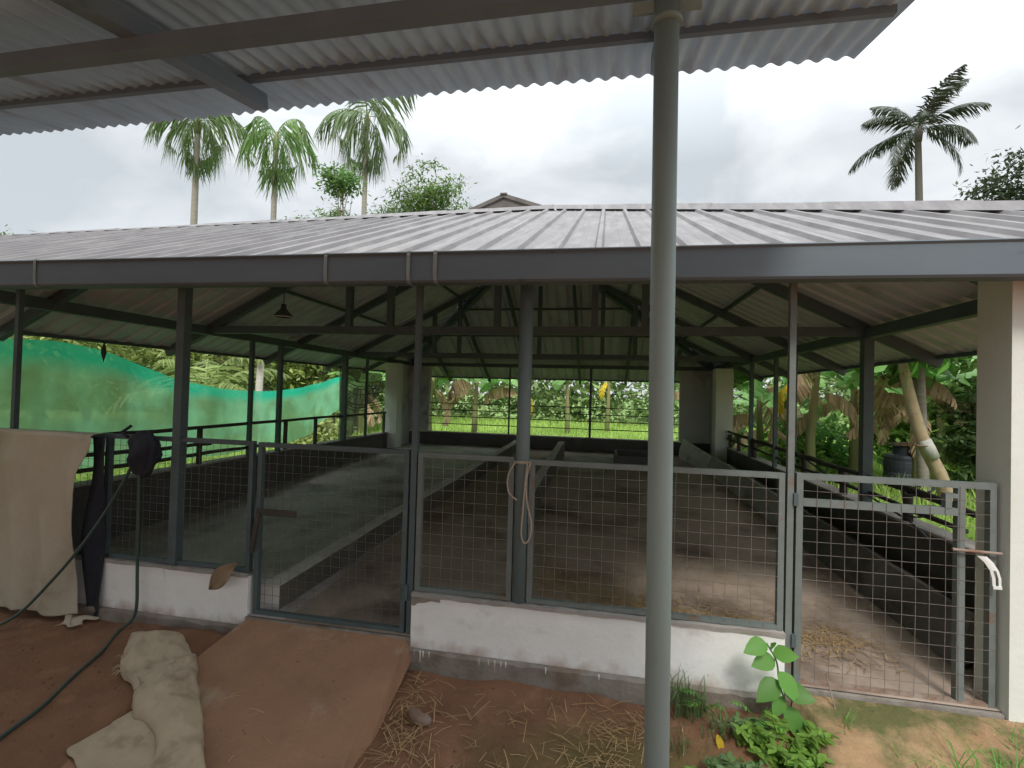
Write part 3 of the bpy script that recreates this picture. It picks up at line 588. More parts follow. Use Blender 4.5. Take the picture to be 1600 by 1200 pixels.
body, Lp = layer([(-3.19,2.85),(-3.02,2.66),(-2.86,2.50),(-2.70,2.42),(-2.60,2.36),(-2.48,2.24),(-2.36,2.16),(-2.18,2.10),(-2.05,1.98),(-1.93,1.78)], [(-2.90,2.89),(-2.66,2.78),(-2.50,2.66),(-2.36,2.54),(-2.24,2.42),(-2.12,2.31),(-2.0,2.2),(-1.88,2.08),(-1.78,1.98),(-1.62,1.80)], 56, lambda q: .022*min(1,max(0,(q-.45)*6)), lambda q: 1.15 if q < .55 else 1.15-(q-.55)*1.3, 1.3)
flap, _ = layer([(-2.44,2.24),(-2.50,2.12),(-2.56,1.98),(-2.40,1.90),(-2.24,1.80),(-2.05,1.68)], [(-2.10,2.30),(-2.0,2.2),(-1.92,2.08),(-1.86,1.98),(-1.78,1.86),(-1.70,1.74)], 36, lambda q: .0, lambda q: .30, 6.1)
mb = MB(); mb.grid(body); o = mb.build('sack', M_sack, smooth=True); m_ = o.modifiers.new('thick','SOLIDIFY'); m_.thickness = .004
fo = MB().grid(flap).build('torn_flap', M_sack, o, smooth=True); m_ = fo.modifiers.new('thick','SOLIDIFY'); m_.thickness = .004
tag(o, 'crumpled empty woven sack lying on the soil beside the ramp', 'sack')
for k_ in range(14):
    pass
mb = MB()
for k_ in range(26):
    s_ = random.uniform(.18,.42); p = Lp[int(s_*(len(Lp)-1))]; a = random.uniform(2.4,3.9); l = random.uniform(.03,.06); z = gzf(p.x,p.y)+random.uniform(.02,.06)
    mb.tube([(p.x,p.y,z),(p.x+l*.5*math.cos(a),p.y+l*.5*math.sin(a),z+.008),(p.x+l*math.cos(a),p.y+l*math.sin(a),z-.015)], .0022, 4)
mb.tube([(p.x+.02,p.y,gzf(p.x,p.y)+.03) for p in Lp[15:48]], .022, 5)
mb.build('frayed_fringe', M_sack, o)
mb = MB(); pts = [(-3.62,2.83),(-3.5,2.80),(-3.42,2.84),(-3.36,2.93),(-3.45,2.95)]
mb.grid([[(-3.78+.17*a+.03*math.sin(b_*6+a*3), 2.80+.12*b_+.04*a+.02*math.sin(a*9), gzf(-3.7,2.85)+.012+.035*abs(math.sin(a*5+b_*2))*math.sin(b_*3.1)) for b_ in np.linspace(0,1,10)] for a in np.linspace(0,1,14)])
o = mb.build('cloth_scrap', M_cloth, smooth=True); tag(o, 'small beige cloth scrap on the soil at the foot of the canvas', 'cloth scrap'); m_ = o.modifiers.new('thick','SOLIDIFY'); m_.thickness = .004

# cement skirt under the right gate
mb = MB(); nu, nv = 40, 16; P = []
for j in range(nv+1):
    v = j/nv; row = []
    for i in range(nu+1):
        u = i/nu; x = 1.06+1.25*u + (.10*v*math.sin(v*9)+.16*v*v)*(1-u); y = 2.985-(.02+.62*v+.10*v*math.sin(u*7+1)+.05*v*math.sin(u*17))
        z = -.025-.06*v-.22*v*v + .022*v*mnoise.noise(Vector((x*7,y*7,0)))+.03*v*mnoise.noise(Vector((x*2.5,y*3,3)))
        if j == nv or i == 0: z -= .18
        row.append((x,y,z))
    P.append(row)
M_skirt = mat('sandy_cement', (.40,.28,.155), (.26,.15,.08), 3.4, .95, c3=(.10,.10,.035), s3=2.6, t3=(.45,.58), bump=.8, bscale=22)
mb.grid(P); tag(mb.build('cement_skirt', M_skirt, smooth=True), 'sandy mossy cement skirt below the right gate', 'cement skirt')

# ------------------------------------------------------------------ vegetation helpers
def leaves(n, pts, size, asp=.45, droop=.5, seed=0, jit=.4):
    """diamond leaves at the given points"""
    r = np.random.default_rng(seed); pts = np.asarray(pts); n = len(pts)
    a = r.uniform(0, 2*np.pi, n); el = r.normal(-droop*.6, .5, n)
    d = np.stack([np.cos(a)*np.cos(el), np.sin(a)*np.cos(el), np.sin(el)], 1)
    up = np.stack([r.normal(0,.35,n), r.normal(0,.35,n), np.ones(n)], 1); s = np.cross(d, up); s /= np.linalg.norm(s, axis=1)[:,None]
    L_ = size*(1+r.uniform(-jit,jit,n))[:,None]; W = L_*asp
    nn = np.cross(s, d)
    V = np.stack([pts, pts+d*L_*.45+s*W*.5-nn*W*.12, pts+d*L_, pts+d*L_*.45-s*W*.5-nn*W*.12], 1).reshape(-1,3)
    i = np.arange(n)*4
    Fq = np.concatenate([np.stack([i,i+1,i+2],1), np.stack([i,i+2,i+3],1)], 0)
    return V, Fq
def crown_pts(c, rad, ncl, per, clr, seed, shell=.55):
    r = np.random.default_rng(seed); out = []
    for k_ in range(ncl):
        d = r.normal(0,1,3); d /= np.linalg.norm(d); q = np.array(c)+d*np.array(rad)*r.uniform(shell,1)
        out.append(q + r.normal(0,1,(per,3))*clr*np.array([1,1,.6]))
    return np.concatenate(out)
def tree(name, label, cat, loc, h, rad, leafm, barkm, seed, ncl=60, per=45, clr=.35, size=.22, trunk_r=.12, crown_h=None, group=None, shell=.45, asp=.45):
    t = thing(name, label, cat, (0,0,0), group); r = random.Random(seed)
    ch = crown_h if crown_h else h-rad[2]
    mb = MB(); mb.tube(spline([(0,0,-.4),(r.uniform(-.1,.1),0,ch*.35),(r.uniform(-.2,.2),r.uniform(-.2,.2),ch*.7),(0,0,ch)]), list(np.linspace(trunk_r,trunk_r*.4,31)), 8)
    for k_ in range(8):
        a = r.uniform(0,6.28); z0 = ch*r.uniform(.55,.98); e = Vector((math.cos(a)*rad[0]*.8, math.sin(a)*rad[1]*.8, ch+rad[2]*r.uniform(-.4,.8)))
        mb.tube(spline([(0,0,z0), tuple(Vector((0,0,z0)).lerp(e,.5)+Vector((0,0,.15*rad[2]))), tuple(e)],5), list(np.linspace(trunk_r*.4,trunk_r*.1,11)), 5)
    mb.build('trunk', barkm, t, smooth=True)
    V, Fc = leaves(0, crown_pts((0,0,ch), rad, ncl, per, clr, seed, shell), size, asp=asp, seed=seed); npmesh('crown', V, Fc, leafm, t)
    t.location = loc; return t
def frond(V, F, base, az, el0, length, droop, lw, n, seed, hang=.6, twist=0.):
    """palm frond: rachis plus two rows of drooping leaflets, appended to V,F"""
    r = np.random.default_rng(seed); p = np.array(base, float); el = el0; st = length/n; d0 = np.array([math.cos(az), math.sin(az), 0]); side = np.array([-math.sin(az), math.cos(az), 0]); rc = [p.copy()]
    for i in range(n):
        d = d0*math.cos(el)+np.array([0,0,1])*math.sin(el); q = p+d*st; t = (i+1)/n
        if t > .14:
            L_ = lw*(math.sin(min(1,t*1.05)*math.pi)**.55*.85+.22)*(1+r.uniform(-.15,.15))
            for sg in (1,-1):
                dr = side*sg*.85*(1-hang*.6)+d*.55-np.array([0,0,1])*(hang*(.55+.5*t))+r.normal(0,.10,3); dr /= np.linalg.norm(dr)
                tip = q+dr*L_-np.array([0,0,1])*L_*.28*hang; mid = q+dr*L_*.5; w = d*max(st*.45, .036 if length > 1 else 0)
                o = len(V); V += [q-w*.6, q+w*.6, mid+w, mid-w, tip]; F += [(o,o+1,o+2,o+3),(o+3,o+2,o+4)]
        p = q; rc.append(p.copy()); el -= droop/n*(.5+t)
    return rc
def palm(name, label, loc, h, leafm, barkm, nf, length, droop, lw, els, seed, tr, group=None, hang=.6, n=26, perfrond=False, lean=(0,0)):
    t = thing(name, label, 'palm tree', (0,0,0), group); r = random.Random(seed)
    MB().tube(spline([(0,0,-.3),(lean[0]*.2,lean[1]*.2,h*.4),(lean[0]*.6,lean[1]*.6,h*.75),(*lean,h)]), list(np.linspace(tr*1.25,tr*.8,31)), 10).build('trunk', barkm, t, smooth=True)
    MB().tube([(*lean,h-.1),(*lean,h+.35),(*lean,h+.8)], [tr*.95,tr*1.15,tr*.4], 10).build('crownshaft', M_stem if not perfrond else barkm, t, smooth=True)
    for k_ in range(nf):
        V, F = [], []; az = 2.399*k_+r.uniform(-.25,.25); el = els[0]+(els[1]-els[0])*k_/(nf-1)
        rc = frond(V, F, (lean[0],lean[1],h+.55), az, el, length*r.uniform(.85,1.1), droop*r.uniform(.85,1.2), lw, n, seed*50+k_, hang)
        o = len(V)
        for a in range(len(rc)-1):
            s_ = np.array([-math.sin(az), math.cos(az), 0])*.03*(1-a/len(rc)); V += [rc[a]-s_, rc[a]+s_, rc[a+1]+s_, rc[a+1]-s_]; F.append((o,o+1,o+2,o+3)); o += 4
        npmesh('frond', V, F, leafm, t)
    t.location = loc; return t
M_barkd = mat('dark_palm_bark', (.16,.145,.125), (.10,.09,.08), 8, .95, stretch=(1,1,5))
# three areca palms beyond the roof, one coconut palm on the right
GA = 'areca palms behind the shed'
palm('areca_palm', 'areca palm with the broadest dark crown, leftmost behind the shed roof', (-19.75,20,-.3), 14.2, L_palm, M_areca, 18, 2.7, 2.6, 1.35, (1.25,-.75), 3, .15, GA, 1.0, 24)
palm('areca_palm', 'areca palm with narrow hanging bright crown, between two other palms', (-15.4,20,-.3), 13.1, leafmat('bright_palm_leaves', (.10,.21,.045), (.16,.27,.07), .4, .4), M_areca, 14, 2.5, 3.3, 1.3, (1.35,-.8), 5, .13, GA, 1.0, 24)
palm('areca_palm', 'areca palm with spreading pale fronds right of the two other arecas', (-10.8,20,-.3), 13.7, leafmat('pale_palm_leaves', (.11,.18,.07), (.16,.22,.09), .35, .4), M_areca, 16, 3.0, 2.6, 1.25, (1.2,-.9), 8, .12, GA, .95, 24)
palm('coconut_palm', 'lone coconut palm with dark fronds above the right of the roof', (15.95,28,-.3), 15.5, L_coco, M_barkd, 15, 3.15, 1.25, .85, (1.4,-.65), 14, .17, None, .55, 70, True, (-.25,0))
# trees showing over the roof and around the yard
tree('feathery_tree', 'feathery leaved tree showing above the middle of the roof', 'tree', (-8.7,23,-.3), 13.4, (2.1,1.8,2.1), L_tree, M_bark, 21, 120, 34, .28, .25, .10, 11.3, shell=.2, asp=.3)
tree('feathery_tree', 'wide low leafy crown just right of the third areca trunk', 'tree', (-10.3,24,-.3), 11.9, (2.0,1.5,.9), L_tree, M_bark, 25, 60, 30, .28, .25, .09, 11.0, shell=.2, asp=.3)
tree('feathery_tree', 'low leafy branch just above the roof beside the third areca', 'tree', (-13.2,22,-.3), 10.7, (2.2,1.2,.45), L_tree, M_bark, 23, 44, 30, .25, .24, .09, 10.25, shell=.2, asp=.3)
tree('feathery_tree', 'small green sapling crown in front of the third areca trunk', 'tree', (-10.45,17.5,-.3), 10.9, (.9,.8,.7), leafmat('fresh_leaves', (.10,.21,.05), (.15,.27,.08), .4), M_bark, 27, 34, 34, .22, .2, .06, 10.15, shell=.1)
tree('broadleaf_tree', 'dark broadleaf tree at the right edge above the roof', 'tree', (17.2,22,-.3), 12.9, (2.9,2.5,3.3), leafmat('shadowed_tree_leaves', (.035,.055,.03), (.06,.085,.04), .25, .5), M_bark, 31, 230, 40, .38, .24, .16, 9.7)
tree('broadleaf_tree', 'distant tree top just above the roof at the far left', 'tree', (-35.5,22,-.3), 10.6, (1.6,1.6,1.2), L_tree, M_bark, 33, 40, 40, .35, .25, .14, 9.5)
# hillside trees seen over the green net
hill0 = tree('hillside_tree', 'round yellow green tree beyond the net', 'tree', (-20,14,-.3), 6.0, (2.2,2.2,2.3), L_hill, M_bark, 41, 95, 60, .42, .26, .14, 3.4, 'trees on the left slope')
hill1 = tree('hillside_tree', 'taller darker tree on the left slope right of the white trunk', 'tree', (-12.4,18,-.3), 6.8, (2.2,2.2,2.6), L_tree, M_bark, 43, 95, 60, .45, .27, .14, 3.9, 'trees on the left slope')
hill0['label'] = 'yellow green bushy tree behind the highest left end of the green net'
for x, y, s_, rz, lb, src in ((-16.5,11.5,.95,1.,'yellow green tree over the net left of the square post',hill0),(-17.5,17,1.15,2.,'pale tree behind the sagging part of the green net',hill0),(-14.2,15.5,.95,3.3,'low bushy tree over the lowest sag of the green net',hill0),(-10.4,16.5,.95,4.,'bright tree over the right end of the green net',hill0),(-23,18,1.3,.5,'far larger tree on the left slope behind the others',hill1),(-9.2,20,1.2,2.2,'dark far tree behind the old brown shade net',hill1),(-26,12,1.2,5.,'pale tree at the left edge of the picture beyond the net',hill0)):
    clone(src, (x,y,-.3), rz, s_, lb)
t = thing('bare_trunk', 'slim white tree trunk standing beyond the green net', 'tree trunk', (-9.0,11.4,-.3))
MB().tube([(-9.0,11.4,-.3),(-9.02,11.4,1.5),(-8.98,11.42,3.6)], [.10,.09,.08], 10).build('trunk', mat('pale_bark', (.62,.58,.52), (.48,.45,.40), 6, .9, stretch=(1,1,4)), t, smooth=True)
V, Fc = leaves(0, crown_pts((-9,11.4,4.2), (.9,.9,.6), 20, 30, .25, 3, .2), .25, seed=4); npmesh('crown', V, Fc, L_hill, t)
palm('young_coconut_palm', 'young coconut palm with arching fronds beyond the sagging net', (-10.6,11.3,-.3), 1.0, leafmat('young_palm_leaves', (.22,.30,.09), (.30,.36,.13), .4), M_bark, 9, 2.4, 1.7, .55, (1.3,.35), 17, .16, None, .5, 26)

# banana plants
def bleaf(V, F, base, az, el0, length, w, droop, seed, tear=.25, n=16, fold_=.35):
    r = np.random.default_rng(seed); p = np.array(base, float); el = el0; st = length/n; d0 = np.array([math.cos(az), math.sin(az), 0]); side = np.array([-math.sin(az), math.cos(az), 0])
    for i in range(n):
        d = d0*math.cos(el)+np.array([0,0,1])*math.sin(el); q = p+d*st; t = i/n; upv = np.cross(d, side)*-1
        if t > .12:
            f = lambda s: w*math.sin(min(1,(s-.10)/.92)*math.pi)**.6
            for sg in (1,-1):
                gap = r.uniform(0, tear)*st; dz = -fold_*abs(r.normal(1,.22)); dv = side*sg+np.array([0,0,1])*dz; dv /= np.linalg.norm(dv)
                sk = d*r.normal(0,.07)
                o = len(V); V += [p, q, q-d*gap+(dv+sk)*f(t+1/n), p+d*gap*.3+(dv+sk)*f(t)]; F.append((o,o+1,o+2,o+3))
        else:
            o = len(V); V += [p-side*.03, p+side*.03, q+side*.025, q-side*.025]; F.append((o,o+1,o+2,o+3))
        p = q; el -= droop/n*(.4+1.2*t)
def banana(label, loc, h, nl, ndry, seed, leng=1.9, yel=0, group='banana plants round the shed'):
    t = thing('banana_plant', label, 'banana plant', (0,0,0), group); r = random.Random(seed)
    MB().tube([(0,0,-.4),(r.uniform(-.05,.05),0,h*.5),(r.uniform(-.08,.08),0,h)], [.10,.08,.05], 10).build('stem', M_stem, t, smooth=True)
    V, F = [], []
    for k_ in range(nl): bleaf(V, F, (0,0,h-.1), 2.4*k_+r.uniform(-.4,.4)+seed, r.uniform(.5,1.35), leng*r.uniform(.75,1.1), .30, r.uniform(1.2,2.2), seed*31+k_)
    if V: npmesh('leaf_crown', V, F, L_ban, t)
    V, F = [], []
    for k_ in range(ndry): bleaf(V, F, (0,0,h-r.uniform(.1,.5)), 1.9*k_+seed*1.3, r.uniform(-.1,.6), leng*r.uniform(.5,.95), .34, r.uniform(2.0,3.2), seed*57+k_, .3, 20, 2.2)
    if V: npmesh('dry_leaves', V, F, L_dry, t)
    if yel:
        V, F = [], []; bleaf(V, F, (0,0,h-.2), yel, .1, 1.2, .16, 2.6, seed+5, .2, 14, .8); npmesh('yellow_leaf', V, F, L_yel, t)
    t.location = loc; return t
banana('banana plant full of dry leaves behind the left of the back opening', (-5.0,13.6,-.3), 2.3, 9, 2, 1)
banana('dry banana clump beside the thin window post of the back opening', (-3.6,13.3,-.3), 2.2, 9, 2, 2)
banana('banana plant with a yellow leaf behind the round teal post', (-2.4,14.4,-.3), 2.1, 8, 1, 3, 1.8, 5.2)
banana('green banana plant in the grass seen through the middle of the back opening', (-1.2,17.5,-.3), 2.4, 9, 0, 4)
banana('banana plant with big dark leaf just left of the foreground pole', (1.55,14.2,-.3), 2.2, 9, 1, 5, 2.0)
banana('far banana plant with yellowing leaf behind the back opening', (.2,19.5,-.3), 2.6, 9, 0, 6, 1.9, 4.4)
banana('banana plant with dried stem beside the far right column', (3.5,11.6,-.3), 1.9, 7, 4, 7)
banana('tall banana plant with a hanging bright yellow leaf on the right side', (3.75,9.6,-.3), 2.5, 9, 3, 8, 1.9, 3.6)
banana('banana plant with arching brown leaves left of the thick right post', (4.9,10.6,-.3), 2.4, 8, 5, 9, 2.1)
banana('banana plant with brown leaves right of the thick right post', (5.6,9.9,-.3), 2.3, 8, 5, 10, 2.1)
banana('broad leaved banana plant behind the leaning yellow trunk', (7.6,12.6,-.3), 3.0, 9, 3, 11, 2.4)
banana('young banana plant in the grass outside the right railing', (4.3,13.4,-.3), 1.5, 8, 1, 12, 1.7)
banana('tall green banana plant far behind the right posts', (6.0,15.5,-.3), 3.2, 9, 2, 13, 2.4)
banana('banana plant beyond the old brown net on the left', (-8.2,15.5,-.3), 1.9, 8, 2, 14, 1.8)
banana('bright banana plant between the leaning yellow trunk and the thick right post', (6.4,11.4,-.3), 2.0, 9, 2, 16, 2.0)
banana('banana plant with pale leaves behind the two slender right posts', (4.2,12.2,-.3), 2.3, 9, 3, 17, 2.1)
banana('large banana plant behind the dark bush at the right', (9.6,14.5,-.3), 3.2, 10, 3, 18, 2.6)
banana('banana plant far behind the right railing', (5.2,17.5,-.3), 2.8, 10, 2, 19, 2.4)
L_bright = leafmat('bright_leaves', (.22,.38,.08), (.34,.48,.14), .45)
# shrubs on the right
def shrub(label, loc, rad, leafm, seed, ncl=60, per=50, size=.14, clr=.18):
    t = thing('shrub', label, 'shrub', (0,0,0), 'shrubs beside the shed'); r = random.Random(seed); mb = MB()
    for k_ in range(7):
        a = r.uniform(0,6.28); mb.tube(spline([(0,0,-.2),(math.cos(a)*rad[0]*.3,math.sin(a)*rad[1]*.3,rad[2]*.8),(math.cos(a)*rad[0]*.8,math.sin(a)*rad[1]*.8,rad[2]*1.6)],5), list(np.linspace(.03,.008,11)), 5)
    mb.build('stems', M_bark, t)
    V, Fc = leaves(0, crown_pts((0,0,rad[2]), rad, ncl, per, clr, seed, .35), size, seed=seed); npmesh('foliage', V, Fc, leafm, t); t.location = loc; return t
shrub('dense dark green bush between water tank and pale column', (6.9,9.4,-.3), (1.05,1.0,1.35), L_dark, 51, 120, 75, .15, .17)
shrub('upper leafy bush behind the dark one at the right', (9.0,12.3,-.3), (1.6,1.4,1.9), L_tree, 52, 110, 60, .2, .25)
shrub('low bright weedy bush under the dark bush at the right', (5.7,7.7,-.35), (.5,.5,.35), L_weed, 53, 34, 40, .13, .12)
shrub('leafy green thicket behind the thick right post', (4.55,11.7,-.3), (.9,.8,.75), L_weed, 54, 60, 45, .22, .2)
shrub('bright thicket far behind the water tank', (7.8,13.6,-.3), (1.6,1.2,1.2), L_bright, 57, 90, 50, .24, .24)
shrub('bright leafy clump behind the slender right posts', (3.9,10.9,-.3), (.6,.6,.5), L_bright, 58, 44, 45, .2, .18)
shrub('bush beyond the far right column in the grass', (3.3,14.8,-.3), (.9,.9,.8), L_tree, 55, 50, 45, .2, .2)
shrub('low bush at the foot of the green net', (-7.4,11.4,-.3), (.8,.8,.6), L_hill, 56, 50, 45, .18, .2)
# leaning yellow trunk, grey trunk, tank
t = thing('leaning_tree', 'leaning yellow barked tree with a white bag tied to it', 'tree', (5.05,8.0,-.3))
MB().tube(spline([(5.02,8.0,-.3),(4.84,8.0,.5),(4.62,8.0,1.0),(4.46,8.02,1.6),(4.34,8.03,2.2),(4.25,8.05,3.0)],6), list(np.linspace(.10,.055,31)), 10).build('trunk', M_yel, t, smooth=True)
M_bag = mat('dusty_white_bag', (.50,.49,.46), (.36,.34,.31), 9, .7)
mb = MB(); mb.tube([(4.60,7.97,1.08),(4.64,7.96,.98),(4.70,7.96,.83)], [.075,.08,.085], 10); mb.build('tied_bag', M_bag, t, smooth=True); MB().tube([(4.60+.10*math.cos(a),8+.10*math.sin(a),1.0) for a in np.linspace(0,6.28,14)], .012, 5).build('tie', M_rust, t)
V, Fc = leaves(0, crown_pts((4.4,8.2,2.7), (1.0,.9,.55), 30, 36, .25, 8, .2), .24, seed=8); npmesh('crown', V, Fc, L_weed, t)
t = thing('ringed_tree', 'grey ringed trunk standing behind the leaning yellow tree', 'tree', (5.15,9.0,-.3))
MB().tube([(5.2,9.0,-.3),(5.17,9.0,.6),(5.13,9.0,1.6),(5.1,9.0,2.4)], [.085,.08,.075,.06], 10).build('trunk', mat('ringed_bark', (.34,.30,.26), (.23,.20,.17), 5, .9, stretch=(1,1,5)), t, smooth=True)
V, Fc = leaves(0, crown_pts((5.2,9.1,2.6), (.9,.9,.5), 26, 34, .25, 9, .2), .24, seed=9); npmesh('crown', V, Fc, L_tree, t)
t = thing('water_tank', 'black ribbed plastic water tank in the grass behind the leaning tree', 'water tank', (5.55,10.2,-.3))
prof = [(.0,-.3),(.30,-.3)]
for k_ in range(4): z = -.3+.30*k_*.72; prof += [(.305,z+.02),(.31,z+.08),(.305,z+.17),(.298,z+.19)]
prof += [(.30,.60),(.27,.64),(.17,.66),(.17,.80),(.14,.82),(0,.82)]
MB().lathe(prof, (5.55,10.2,.0), 28).build('tank_body', M_black, t, smooth=False)
mb = MB(); mb.box((5.30,10.0,.825),(5.80,10.35,.85)); mb.tube([(5.26,9.98,.87),(5.86,10.1,.88)], .02, 6); mb.build('lid', M_rust, t)

# ------------------------------------------------------------------ grass, straw, weeds
def blades(name, P, h, w, m, seed, bend=.5, group=None):
    r = np.random.default_rng(seed); n = len(P); P = np.asarray(P, float); a = r.uniform(0,2*np.pi,n); hh = h*(1+r.uniform(-.45,.45,n)); d = np.stack([np.cos(a),np.sin(a),0*a],1); s = np.stack([-np.sin(a),np.cos(a),0*a],1)*w/2
    up = np.array([0,0,1.]); b1 = bend*r.uniform(.2,1,n)
    mid = P+up*(hh*.6)[:,None]+d*(hh*b1*.25)[:,None]; tip = P+up*(hh*(1-.35*b1))[:,None]+d*(hh*b1*.8)[:,None]
    V = np.stack([P-s,P+s,mid+s*.7,mid-s*.7,tip],1).reshape(-1,3); i = np.arange(n)*5
    F = [tuple(q) for q in np.stack([i,i+1,i+2,i+3],1)]+[tuple(q) for q in np.stack([i+3,i+2,i+4],1)]
    return npmesh(name, V, F, m)
def rect(n, x0, x1, y0, y1, seed, z=-.3):
    r = np.random.default_rng(seed); return np.stack([r.uniform(x0,x1,n), r.uniform(y0,y1,n), np.full(n,z)],1)
Pg = np.concatenate([rect(26000,-7,5.5,12.3,19,1), rect(16000,-10,9,19,27,2), rect(9000,2.75,7.5,3.3,9,3), rect(9000,2.8,9,9,14,4), rect(9000,4,14,11,20,14), rect(7000,-9,-5.2,6,13,5)])
tag(blades('grass', Pg, .55, .03, L_grass, 5, .7), kind='stuff')
tag(blades('short_grass', np.concatenate([rect(9000,2.7,6,3.2,8,8)]), .16, .014, L_grass, 6, .7), kind='stuff')
pts = crown_pts((0,0,0), (1,1,1), 1, 1, .1, 1)
Vw = []; 
r_ = np.random.default_rng(77); cp = []
for k_ in range(1500):
    x = r_.uniform(-45,40); y = r_.uniform(26,34); cp.append(np.array([x,y,r_.uniform(-.3,6.5)])+r_.normal(0,1,(44,3))*np.array([.8,.8,.6]))
V, Fc = leaves(0, np.concatenate(cp), .5, .5, seed=78); tag(npmesh('far_woods', V, Fc, leafmat('far_leaves', (.24,.36,.12), (.36,.46,.20), .4)), kind='stuff')
# straw
def straw(name, pts, lmin, lmax, w, seed, zf, lift=.01):
    r = np.random.default_rng(seed); V = []; F = []
    for x, y in pts:
        a = r.uniform(0,6.28); l = r.uniform(lmin,lmax); z = zf(x,y)+.004+r.uniform(0,lift); d = np.array([math.cos(a),math.sin(a),r.normal(0,.10)]); s = np.array([-d[1],d[0],0])*w; m = np.array([x,y,z]); c = np.array([0,0,r.uniform(0,.3)*l*.3])
        o = len(V); V += [m-d*l/2-s, m-d*l/2+s, m+s+c, m-s+c, m+d*l/2+s, m+d*l/2-s]; F += [(o,o+1,o+2,o+3),(o+3,o+2,o+4,o+5)]
    V = np.array(V); return tag(npmesh(name, V, F, M_straw), kind='stuff')
def blob(cs, seed):
    r = np.random.default_rng(seed); out = []
    for x, y, sx, sy, n in cs: out += list(zip(r.normal(x,sx,n), r.normal(y,sy,n)))
    return out
ps = [(x,y) for x,y in blob([(-1.08,2.72,.06,.12,60),(-1.0,2.4,.08,.12,60),(-.9,2.2,.12,.15,45),(-.7,2.6,.3,.2,40),(.02,2.45,.12,.12,85),(.1,2.75,.15,.1,80),(-.3,2.3,.3,.15,40),(-.2,2.75,.3,.12,30)], 3) if y < 2.95 and x > wr(y)+.03]
straw('straw', ps, .04, .17, .0017, 4, lambda x,y: gzf(x,y)+.004)
ps = [(x,y) for x,y in blob([(-.1,3.9,.25,.22,330),(.7,3.75,.35,.12,300),(1.5,3.6,.25,.15,170),(-.55,4.6,.12,.5,160),(1.1,3.3,.4,.1,60),(.3,4.4,.8,.3,250)], 5) if 3.2 < y and -.7 < x < 2.0]
straw('pen_straw', ps+[(x,y) for x,y in blob([(.2,3.75,.22,.14,500),(.75,3.62,.3,.08,420),(1.45,3.55,.2,.1,260),(-.3,4.1,.2,.15,260),(.5,5.5,.8,.6,200)],15) if y > 3.2 and -.7 < x < 2.0], .03, .14, .002, 6, lambda x,y: fz(y)+.0)
ps = [(x,y) for x,y in blob([(-1.9,2.4,.3,.4,26)], 8) if wl(y)+.1 < x < wr(y)-.05 and y < 3]
straw('ramp_straw', ps, .03, .12, .0014, 9, lambda x,y: float(np.interp(y,[1.0,1.4,1.9,2.3,2.7,3.02],[-.38,-.325,-.24,-.165,-.085,-.018]))+.001, .003)
# pebbles and crumbs of soil
mb = MB()
for k_ in range(420):
    x = random.uniform(-4.2,1.4); y = random.uniform(1.9,2.95)
    if wl(y)-.02 < x < wr(y)+.04: continue
    s_ = random.choice((.004,.005,.007,.011)); z = gzf(x,y); q = [(s_*random.uniform(.7,1.3)*a, s_*random.uniform(.7,1.3)*b_, s_*.7*c*random.uniform(.7,1.2)) for a,b_,c in ((1,0,0),(0,1,0),(-1,0,0),(0,-1,0),(0,0,1),(0,0,-1))]
    mb.add([(x+a,y+b_,z+c+s_*.3) for a,b_,c in q], [(0,1,4),(1,2,4),(2,3,4),(3,0,4),(1,0,5),(2,1,5),(3,2,5),(0,3,5)])
tag(mb.build('soil_crumbs', mat('soil_crumb', (.24,.12,.07), (.14,.07,.045), 9, .95)), kind='stuff')

def oleaf(V, F, base, d, up, L_, W):
    """oval leaf with a centre fold"""
    base = np.array(base); d = np.array(d, float); d /= np.linalg.norm(d); s = np.cross(d, up); s /= np.linalg.norm(s); nn = np.cross(s, d)
    prof = [(0,.05),(.12,.62),(.32,1.),(.55,.95),(.8,.55),(1,.03)]; o = len(V)
    for t, w in prof:
        c = base+d*L_*t-np.array([0,0,1])*L_*.18*t*t; V += [c-s*W*w*.5+nn*W*.12*w, c, c+s*W*w*.5+nn*W*.12*w]
    for i in range(len(prof)-1): F += [(o+3*i,o+3*i+1,o+3*i+4,o+3*i+3),(o+3*i+1,o+3*i+2,o+3*i+5,o+3*i+4)]
# tall weed with big oval leaves at the corner of the white wall
t = thing('tall_weed', 'tall weed with big oval leaves in front of the white wall corner', 'weed', (.98,2.82,-.2))
st = spline([(.98,2.82,-.22),(1.0,2.83,-.05),(.97,2.84,.08),(.95,2.83,.20),(.90,2.83,.29)], 6); MB().tube(st, .0045, 6).build('stem', L_weed, t)
V, F = [], []
for x,z,dx_,dz,l in ((.90,.29,-.9,-.1,.11),(.93,.24,.9,.35,.10),(.94,.21,-.9,.0,.11),(.96,.15,.55,-.7,.11),(.965,.10,-.9,-.5,.12),(.98,.06,.95,.1,.12),(.985,.02,-.6,-.8,.08),(.99,-.03,.6,-.8,.12),(1.0,-.08,.9,-.5,.12),(.93,.27,-.2,.5,.06)):
    oleaf(V, F, (x,2.825,z), (dx_,-.35,dz), (.25*dx_,-.75,.6), l*1.28, l*.86)
npmesh('leaves', V, F, L_weed, t, smooth=True)
L_herb = leafmat('yellow_green_herb', (.20,.33,.05), (.12,.26,.05), .4, .45, .4)
